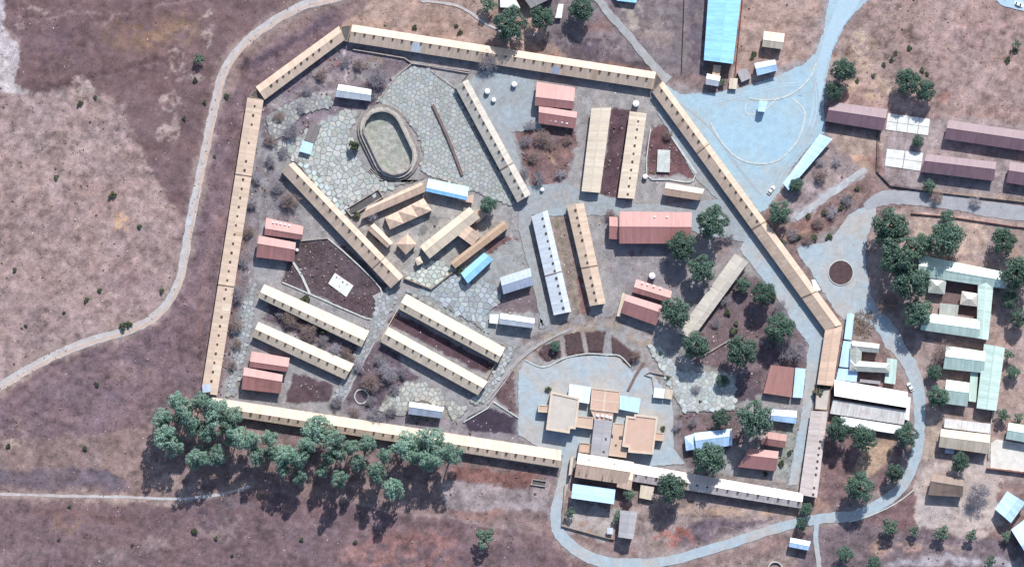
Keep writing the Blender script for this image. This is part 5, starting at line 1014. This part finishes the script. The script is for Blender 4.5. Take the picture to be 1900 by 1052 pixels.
GUM = [(330, 745, 17, 'northernmost gum tree of the grove, just below the western range corner'), (372, 746, 16, 'gum tree touching the south-west corner of the compound'), (302, 776, 18, 'gum tree on the western flank of the grove above the bright leafy crown'), (345, 772, 20, 'dark gum tree inside the western end of the grove'),
       (400, 766, 24, 'broad gum tree overhanging the west end of the southern range'), (430, 772, 18, 'gum tree leaning over the first vents of the southern range'), (304, 808, 21, 'westernmost bright green gum crown of the grove'), (322, 826, 19, 'bright gum crown just below the westernmost one'),
       (365, 850, 19, 'bright gum tree at the southern edge of the western grove'), (398, 845, 19, 'gum tree at the southern edge beside a small gap of pale grass'), (385, 800, 18, 'dark gum tree in the middle of the western grove'), (440, 812, 20, 'gum tree below the tan slope of the southern range, west part'),
       (465, 818, 16, 'slim gum tree east of the pale grass gap'), (500, 812, 14, 'thin gum tree under the first tan strip of the southern range'), (478, 846, 16, 'gum tree with wispy crown between the two denser groups'), (530, 846, 20, 'wide gum tree in the middle of the line'),
       (552, 850, 18, 'gum tree on the right of the wide middle one'), (590, 796, 26, 'large gum tree covering the ridge of the southern range'), (620, 818, 19, 'gum tree just below the large one on the ridge'), (628, 842, 15, 'small gum tree at the right edge of the middle group'),
       (555, 886, 12, 'small rounded gum crown standing low in the middle of the line'), (598, 874, 11, 'narrow gum tree under the middle group'), (630, 888, 15, 'flat crowned gum tree right of the small rounded one'), (682, 825, 16, 'gum tree alone just under the range between the two large ones'),
       (664, 858, 14, 'wispy gum tree over pale ground, right of the middle group'), (700, 876, 17, 'upper of two gum trees left of the long tree shadow'), (730, 906, 18, 'lower of two gum trees left of the long tree shadow'), (752, 826, 22, 'left part of the great spreading gum over the southern range'),
       (798, 822, 26, 'great spreading gum tree over the ridge of the southern range'), (838, 842, 20, 'easternmost gum tree over the southern range'), (800, 852, 20, 'gum tree hanging below the great spreading one'), (360, 790, 16, 'shaded gum tree behind the bright western crowns'), (505, 840, 15, 'gum tree filling the gap left of the wide middle one'), (570, 825, 16, 'gum tree below and left of the large one on the ridge'), (650, 830, 13, 'small gum tree between the middle group and the lone one'), (715, 845, 13, 'small gum tree under the range left of the great spreading one'),
       (770, 845, 15, 'gum tree under the left part of the great spreading gum'), (525, 870, 12, 'little gum crown low under the wide middle one'), (425, 795, 16, 'gum tree against the wall below the leaning one'), (610, 850, 13, 'gum crown in the heart of the middle group')]
for i, (x, y, r, lab) in enumerate(GUM): tree('gum', x, y, r*1.15, lab, GG, 'gum_tree', hs=min(2.1, 27/(3.0*r*1.15*MPP)*random.uniform(.8, 1.05)))
GR = 'leafy round trees'
ROUND = [(1652, 420, 36, 'large dense tree at the north end of the clump by the turning circle'), (1668, 476, 38, 'large dense tree in the middle of the clump by the turning circle'), (1712, 455, 24, 'tree on the east side of the clump by the turning circle'), (1690, 522, 36, 'dense tree beside the north wing of the court villa'), (1704, 580, 28, 'olive tree at the west corner of the court villa'),
         (1757, 442, 32, 'dark round tree on the sandy garden north of the court villa'), (1758, 402, 14, 'small tree on the garden wall above the dark round tree'), (1862, 448, 25, 'tree on the tan lawn right of the dark round tree'), (1886, 508, 33, 'big dark tree at the right edge beside the court villa'), (1874, 556, 17, 'smaller dark tree below the big one at the right edge'), (1880, 690, 14, 'tree at the right edge east of the broad winged villa'), (1735, 690, 15, 'small dark tree between the lane and the broad winged villa'), (1890, 590, 18, 'pale green tree at the right edge below the court villa'),
         (1322, 412, 33, 'wide olive tree beside the red hall and the east range'), (1266, 456, 28, 'olive tree over the south-east end of the red hall'), (1302, 500, 27, 'olive tree between the red hall and the pale diagonal block'), (1255, 580, 28, 'tree touching the lower eastern red house'), (1291, 640, 27, 'green tree at the lower end of the pale diagonal block'),
         (1377, 652, 30, 'tall bright tree east of the curved garden wall'), (1446, 608, 28, 'green tree beside the patrol path'), (1416, 544, 24, 'tree below the middle of the patrol path'), (1379, 528, 15, 'small tree by the upper end of the pale diagonal block'), (1340, 706, 12, 'small round tree on the flagged slope'),
         (1402, 778, 36, 'big dark tree over the hut by the eastern patrol path'), (1338, 776, 18, 'small tree left of the big dark south-eastern tree'), (1316, 850, 32, 'big dark tree over the white and blue pavilion'), (1246, 905, 27, 'big tree overhanging the southern range east of the gatehouse'), (1447, 395, 23, 'dark tree between the east range and the carport'),
         (1478, 343, 14, 'dark bush tree at the south end of the carport'), (1566, 130, 22, 'dark tree at the bend of the northern road'), (1548, 170, 18, 'green tree just below the one at the road bend'), (1684, 152, 24, 'left tree of the pair above the concrete slab'), (1718, 168, 21, 'right tree of the pair above the concrete slab'),
         (1704, 262, 12, 'small tree between the two concrete slabs'), (946, 45, 33, 'largest green tree at the top north of the compound'), (1006, 34, 24, 'tree in front of the dark roofed house at the top'), (1080, 14, 24, 'tree at the top edge beside the grey lane'), (1556, 798, 24, 'left tree below the big white hall'), (1602, 812, 24, 'middle tree below the big white hall'),
         (1682, 808, 24, 'tree at the right end of the big white hall'), (1597, 905, 28, 'grey green tree beside the bend of the garden lane'), (1660, 876, 18, 'tree on the lane verge south of the big white hall'), (1568, 1028, 16, 'conifer like tree at the bottom edge right of the footpath'), (1622, 1044, 13, 'light green tree at the bottom edge beside the conifer like one'),
         (1782, 858, 18, 'tree in front of the white and olive house'), (1740, 735, 20, 'dark tree west of the broad winged villa'), (1496, 945, 12, 'tree at the south-east corner of the compound'), (1488, 972, 13, 'dark tree beside the junction of the footpath'), (1724, 345, 13, 'small tree on the north side of the eastern lane'),
         (906, 380, 16, 'grey green tree at the north corner of the kitchen court'), (1030, 642, 10, 'small green tree in the first forecourt bed')]
for x, y, r, lab in ROUND: tree('round', x, y, r, lab, GR, 'leafy_tree', hs=random.uniform(1.55, 1.95) if r > 15 else 1.4)
GY = 'young garden trees'
for x, y, r, lab in [(1650, 978, 17, 'young tree at the left end of the southern garden row'), (1697, 985, 11, 'thin young tree second in the southern garden row'), (1748, 988, 16, 'pale young tree in the middle of the southern garden row'), (1803, 992, 12, 'young tree towards the right end of the southern garden row'), (1838, 1040, 12, 'young tree at the bottom edge near the corner house'), (1868, 995, 10, 'young tree beside the corner house at the bottom right'),
                     (1862, 770, 13, 'yellow green tree above the green and grey shed'), (1890, 775, 10, 'small yellow green tree right of the other one above the shed'), (1872, 658, 12, 'light green bush tree right of the broad winged villa'), (1146, 958, 11, 'small tree left of the mauve roofed shed'), (1168, 918, 12, 'bushy tree between the canopy and the lime roof'), (1058, 950, 10, 'small tree at the edge of the south gate yard'),
                     (900, 998, 20, 'lone ragged tree in the field south of the grove'), (908, 8, 16, 'slender tree casting a long shadow at the top edge'), (1886, 82, 9, 'lone small tree in the north-eastern field'), (370, 110, 11, 'lone dark tree near the northern bend of the dirt road'), (1340, 152, 8, 'little bush tree beside the white hut by the car park')]:
    tree('young', x, y, r, lab, GY, 'young_tree', hs=random.uniform(1.0, 1.3))
for x, y, r, lab in [(658, 272, 12, 'dark evergreen bush against the oval enclosure'), (1522, 726, 14, 'bush growing on the corner link of the eastern ranges'), (568, 556, 12, 'green bush in the gap below the white sloped barrack'), (600, 608, 12, 'green bush between the two western barracks'), (700, 440, 9, 'green bush beside the little white edged outhouse'), (660, 400, 10, 'bush at the ruined room by the kitchen court'), (855, 503, 8, 'green bush at the end of the light blue shed'), (1432, 548, 10, 'bush by the patrol path'), (1360, 612, 9, 'bush beside the tall bright tree'), (1230, 795, 6, 'small bush by the east wing of the administration building'), (1018, 722, 7, 'grassy shrub at the north-west corner of the administration building')]:
    tree('shrub', x, y, r, lab, 'green bushes', 'bush', hs=2.0 if 'oval' in lab else 1.0)
GB = 'leafless trees'
for x, y, r, lab in [(1645, 565, 24, 'leafless grey tree among the evergreen clump by the turning circle'), (1748, 656, 24, 'leafless brown tree beside the broad winged villa'), (1817, 920, 26, 'leafless grey tree casting long shadows in the sandy yard'), (1470, 650, 27, 'leafless brown tree over the wide low red roof'), (700, 146, 20, 'leafless tree east of the galvanised hut by the north wall'),
                     (1450, 572, 16, 'leafless tree beside the patrol path'), (905, 110, 22, 'leafless tree leaning over the north range roof'), (540, 372, 18, 'leafless bush north of the western red houses'), (536, 590, 16, 'leafless tree over the end of the patchy white barrack'), (574, 614, 18, 'leafless tree over the middle of the patchy white barrack'), (620, 650, 15, 'leafless tree at the lower end of the patchy white barrack'),
                     (720, 690, 20, 'leafless bush below the lower barrack of the dark yard'), (690, 710, 20, 'leafless bush beside the round kerb'), (625, 745, 13, 'leafless tree at the edge of the southern range roof'), (700, 770, 20, 'leafless tree in front of the southern range'), (440, 545, 16, 'leafless bush beside the western range, upper'), (436, 600, 17, 'leafless bush beside the western range, lower'),
                     (1005, 255, 16, 'leafless grey bush at the top of the reddish scrub bed'), (985, 232, 12, 'leafless bush beside the lower northern red house'), (1000, 330, 14, 'leafless grey bush at the foot of the reddish scrub bed'), (540, 240, 18, 'leafless bush south of the diagonal north-west range'), (1525, 325, 14, 'leafless bush south of the carport'), (1736, 365, 14, 'leafless tree on the verge of the eastern lane'), (1810, 375, 12, 'leafless tree by the pale path on the eastern lane'),
                     (690, 395, 14, 'leafless creeper tree over the ruined room'), (1600, 880, 10, 'leafless bush beside the garden lane'), (1240, 250, 10, 'leafless bush in the walled water tank garden'), (1180, 660, 12, 'leafless bush beside the last forecourt bed')]:
    tree('bare', x, y, r, lab, GB, 'bare_tree', hs=random.uniform(.8, 1.1))
# more leafless growth in the overgrown strips
for lab, grp, pts in [('leafless grey bush in the overgrown strip inside the western range', 'grey bushes inside the western range', [(478, 330, 12), (470, 380, 11), (462, 430, 12), (450, 490, 12), (442, 640, 12), (432, 680, 10), (500, 300, 12), (515, 350, 13)]),
                      ('leafless bush in the rough yard below the diagonal north-west range', 'bushes of the rough north-west yard', [(520, 215, 12), (560, 200, 12), (600, 140, 13), (640, 115, 12), (670, 120, 12), (570, 165, 11), (505, 260, 13), (525, 285, 12), (690, 175, 11)]),
                      ('leafless brown bush in the reddish scrub bed', 'brown bushes of the scrub bed', [(975, 260, 12), (990, 290, 13), (1020, 270, 12), (1040, 320, 11), (975, 320, 12), (1050, 260, 10)]),
                      ('leafless bush in the strip between the two western barracks', 'bushes between the western barracks', [(520, 580, 12), (600, 630, 12), (640, 650, 11), (555, 600, 10), (650, 665, 10)]),
                      ('leafless bush in the thicket between the round kerb and the southern range', 'bushes of the southern thicket', [(665, 680, 13), (705, 665, 13), (730, 720, 12), (655, 765, 11), (725, 765, 12), (745, 690, 11), (690, 745, 12)]),
                      ('leafless brown bush on the rough bank above the turning circle', 'brown bushes on the rough bank', [(1475, 435, 12), (1500, 445, 12), (1520, 415, 13), (1545, 390, 13), (1570, 370, 12), (1490, 300, 10), (1520, 300, 10), (1550, 300, 10), (1455, 460, 11)]),
                      ('leafless bush on the shady ground around the eastern trees', 'bushes around the eastern trees', [(1345, 560, 11), (1330, 600, 11), (1400, 580, 11), (1420, 640, 12), (1440, 680, 11), (1290, 720, 10), (1260, 790, 11), (1285, 780, 10), (1350, 440, 11), (1130, 400, 11)])]:
    for x, y, r in pts: tree('bare', x+random.uniform(-3, 3), y+random.uniform(-3, 3), r, lab, grp, 'bare_bush', hs=random.uniform(.7, .95))
# shrubs scattered over the open veld
SH = [(104, 328, 6), (148, 192, 7), (208, 362, 9), (160, 556, 6), (186, 538, 6), (228, 606, 9), (241, 602, 8), (300, 540, 6), (180, 712, 6), (118, 580, 4), (28, 500, 5), (48, 604, 4), (362, 150, 6), (380, 190, 5), (420, 178, 6), (260, 420, 6), (15, 828, 6), (157, 832, 6), (342, 220, 5), (177, 180, 5), (398, 290, 4), (770, 50, 6), (846, 48, 5), (853, 60, 6), (1688, 90, 6), (1655, 110, 6), (1662, 98, 5), (1710, 130, 6), (1720, 138, 5), (1620, 140, 5), (1590, 150, 5), (1640, 120, 5), (1870, 112, 7), (1885, 95, 6), (1400, 100, 6), (1395, 108, 5), (110, 1000, 4), (245, 1010, 4), (360, 985, 7), (400, 998, 5), (130, 940, 5), (430, 1030, 4), (560, 1000, 5), (660, 1005, 5), (1420, 880, 6), (1450, 860, 7), (1465, 840, 6), (1300, 745, 4), (1225, 655, 5), (1240, 700, 5), (1330, 560, 6), (1350, 580, 7), (1365, 600, 6), (1540, 440, 8), (1510, 440, 8), (1480, 440, 7), (1455, 450, 7), (1500, 400, 6), (1530, 395, 7), (1560, 385, 7), (1575, 365, 6), (1590, 350, 6)]
def shrub_label(x, y):
    if inside(np.array([x]), np.array([y]), COMPOUND)[0]: return 'low shrub under the eastern trees inside the compound'
    if x < 460 and y < 300: return 'low dark shrub on the burnt field in the north-west'
    if x < 460 and y < 760: return 'low dark shrub on the tan field west of the compound'
    if x < 800 and y > 760: return 'low dark shrub on the reddish field south of the grove'
    if y < 80 and x < 900: return 'low shrub on the dry strip north of the long north range'
    if y > 300: return 'low scrub bush on the rough bank between the carport and the turning circle'
    if x < 1450: return 'low shrub beside the cream roofed hut in the dry field'
    return 'low shrub on the pale dry field east of the northern road'
for x, y, r in SH: l_ = shrub_label(x, y); tree('shrub', x, y, r, l_, l_.replace('low', 'the low', 1), 'shrub', hs=.9)

# ------------------------------------------------------------------ dry grass tufts (stuff)
n = 52000
tx = rng.uniform(-60, 1960, n); ty = rng.uniform(-60, 1110, n)
ix = np.clip(((tx+150)/2.5).astype(int)+5, 0, nx-1); iy = np.clip(((ty+125)/2.5).astype(int)+5, 0, ny-1); gi = iy*nx+ix
dens = VEG[gi]*(.35+1.3*fbm(tx, ty, 30, 77, 3)*fbm(tx, ty, 8, 78, 2)*2)
ok = rng.random(n) < dens*.9
for poly in (CARPARK, CRAZY, TERR): ok &= ~inside(tx, ty, poly)
tx, ty, gi = tx[ok], ty[ok], gi[ok]; n = len(tx)
cx, cy = (tx-950)*MPP, (526-ty)*MPP; rr = rng.uniform(.18, .5, n); hh = rr*rng.uniform(.4, 1.0, n); an = rng.uniform(0, 6.28, n)
pts = [np.stack([cx+rr*np.cos(an+k*1.571), cy+rr*np.sin(an+k*1.571), np.full(n, .0)], 1) for k in range(4)]+[np.stack([cx+rng.normal(0, .1, n), cy+rng.normal(0, .1, n), hh], 1)]
V = np.stack(pts, 1).reshape(-1, 3); b0 = (np.arange(n)*5)[:, None]
F = np.concatenate([b0+np.array([[k, (k+1) % 4, 4]]) for k in range(4)], 0)
cc = C[gi]*rng.uniform(.45, 1.3, n)[:, None]
tag(link('dry_grass', npmesh('dry_grass', V, F, np.repeat(cc, 5, 0)), M['tuft']), 'tufts of dry grass and low scrub over the open ground', 'grass', kind='stuff')

# bigger dead scrub in the overgrown belts, and loose rubble on the yards (stuff)
def scatter(name, label, n, weight, r0, r1, hk, cols, m, region):
    x0, y0, x1, y1 = region
    tx = rng.uniform(x0, x1, n); ty = rng.uniform(y0, y1, n)
    ix = np.clip(((tx+150)/2.5).astype(int)+5, 0, nx-1); iy = np.clip(((ty+125)/2.5).astype(int)+5, 0, ny-1); gi = iy*nx+ix
    ok = rng.random(n) < weight(VEG[gi], tx, ty, inC[gi]); tx, ty = tx[ok], ty[ok]; n = len(tx)
    cx, cy = (tx-950)*MPP, (526-ty)*MPP; rr = rng.uniform(r0, r1, n); an = rng.uniform(0, 6.28, n)
    P_ = [np.stack([cx+rr*rng.uniform(.6, 1.2, n)*np.cos(an+k*1.2566), cy+rr*rng.uniform(.6, 1.2, n)*np.sin(an+k*1.2566), np.zeros(n)], 1) for k in range(5)]
    Q_ = [np.stack([cx+rr*.5*np.cos(an+k*2.094), cy+rr*.5*np.sin(an+k*2.094), rr*hk*rng.uniform(.5, 1.1, n)], 1) for k in range(3)]
    V = np.stack(P_+Q_, 1).reshape(-1, 3); b0 = (np.arange(n)*8)[:, None]
    tri = [(0, 1, 5), (1, 6, 5), (1, 2, 6), (2, 3, 6), (3, 7, 6), (3, 4, 7), (4, 0, 5), (4, 5, 7), (5, 6, 7)]
    F = np.concatenate([b0+np.array([t]) for t in tri], 0)
    ca = np.array([lin(c) for c in cols]); cc = ca[rng.integers(0, len(ca), n)]*rng.uniform(.6, 1.25, n)[:, None]
    tag(link(name, npmesh(name, V, F, np.repeat(cc, 8, 0)), m), label, None, kind='stuff')
holes = (CARPARK, CRAZY, TERR)
def wscrub(v, x, y, c):
    w_ = np.clip((v-.45)*1.6, 0, 1)*np.clip((fbm(x, y, 26, 83, 4)-.40)*5, 0, 1)*np.where(c, 1.0, .13)
    for h in holes: w_ = np.where(inside(x, y, h), 0, w_)
    return w_
scatter('dead_scrub', 'grey and brown dead scrub in the overgrown belts', 26000, wscrub, .3, .85, .9, [(92, 76, 84), (120, 104, 108), (140, 126, 128), (96, 84, 74), (112, 88, 86), (104, 104, 84)], M['tuft'], (-40, -40, 1940, 1090))
def wrub(v, x, y, c):
    w_ = np.where(c, .5, .06)*np.clip((fbm(x, y, 18, 88, 4)-.35)*4, 0, 1)
    w_ = np.where(inside(x, y, CARPARK), .0, w_)
    return w_
scatter('rubble', 'loose stones and rubble on the yards', 36000, wrub, .12, .38, .6, [(172, 170, 166), (150, 146, 146), (190, 186, 178), (120, 112, 114), (160, 146, 136)], M['tuft'], (-40, -40, 1940, 1090))
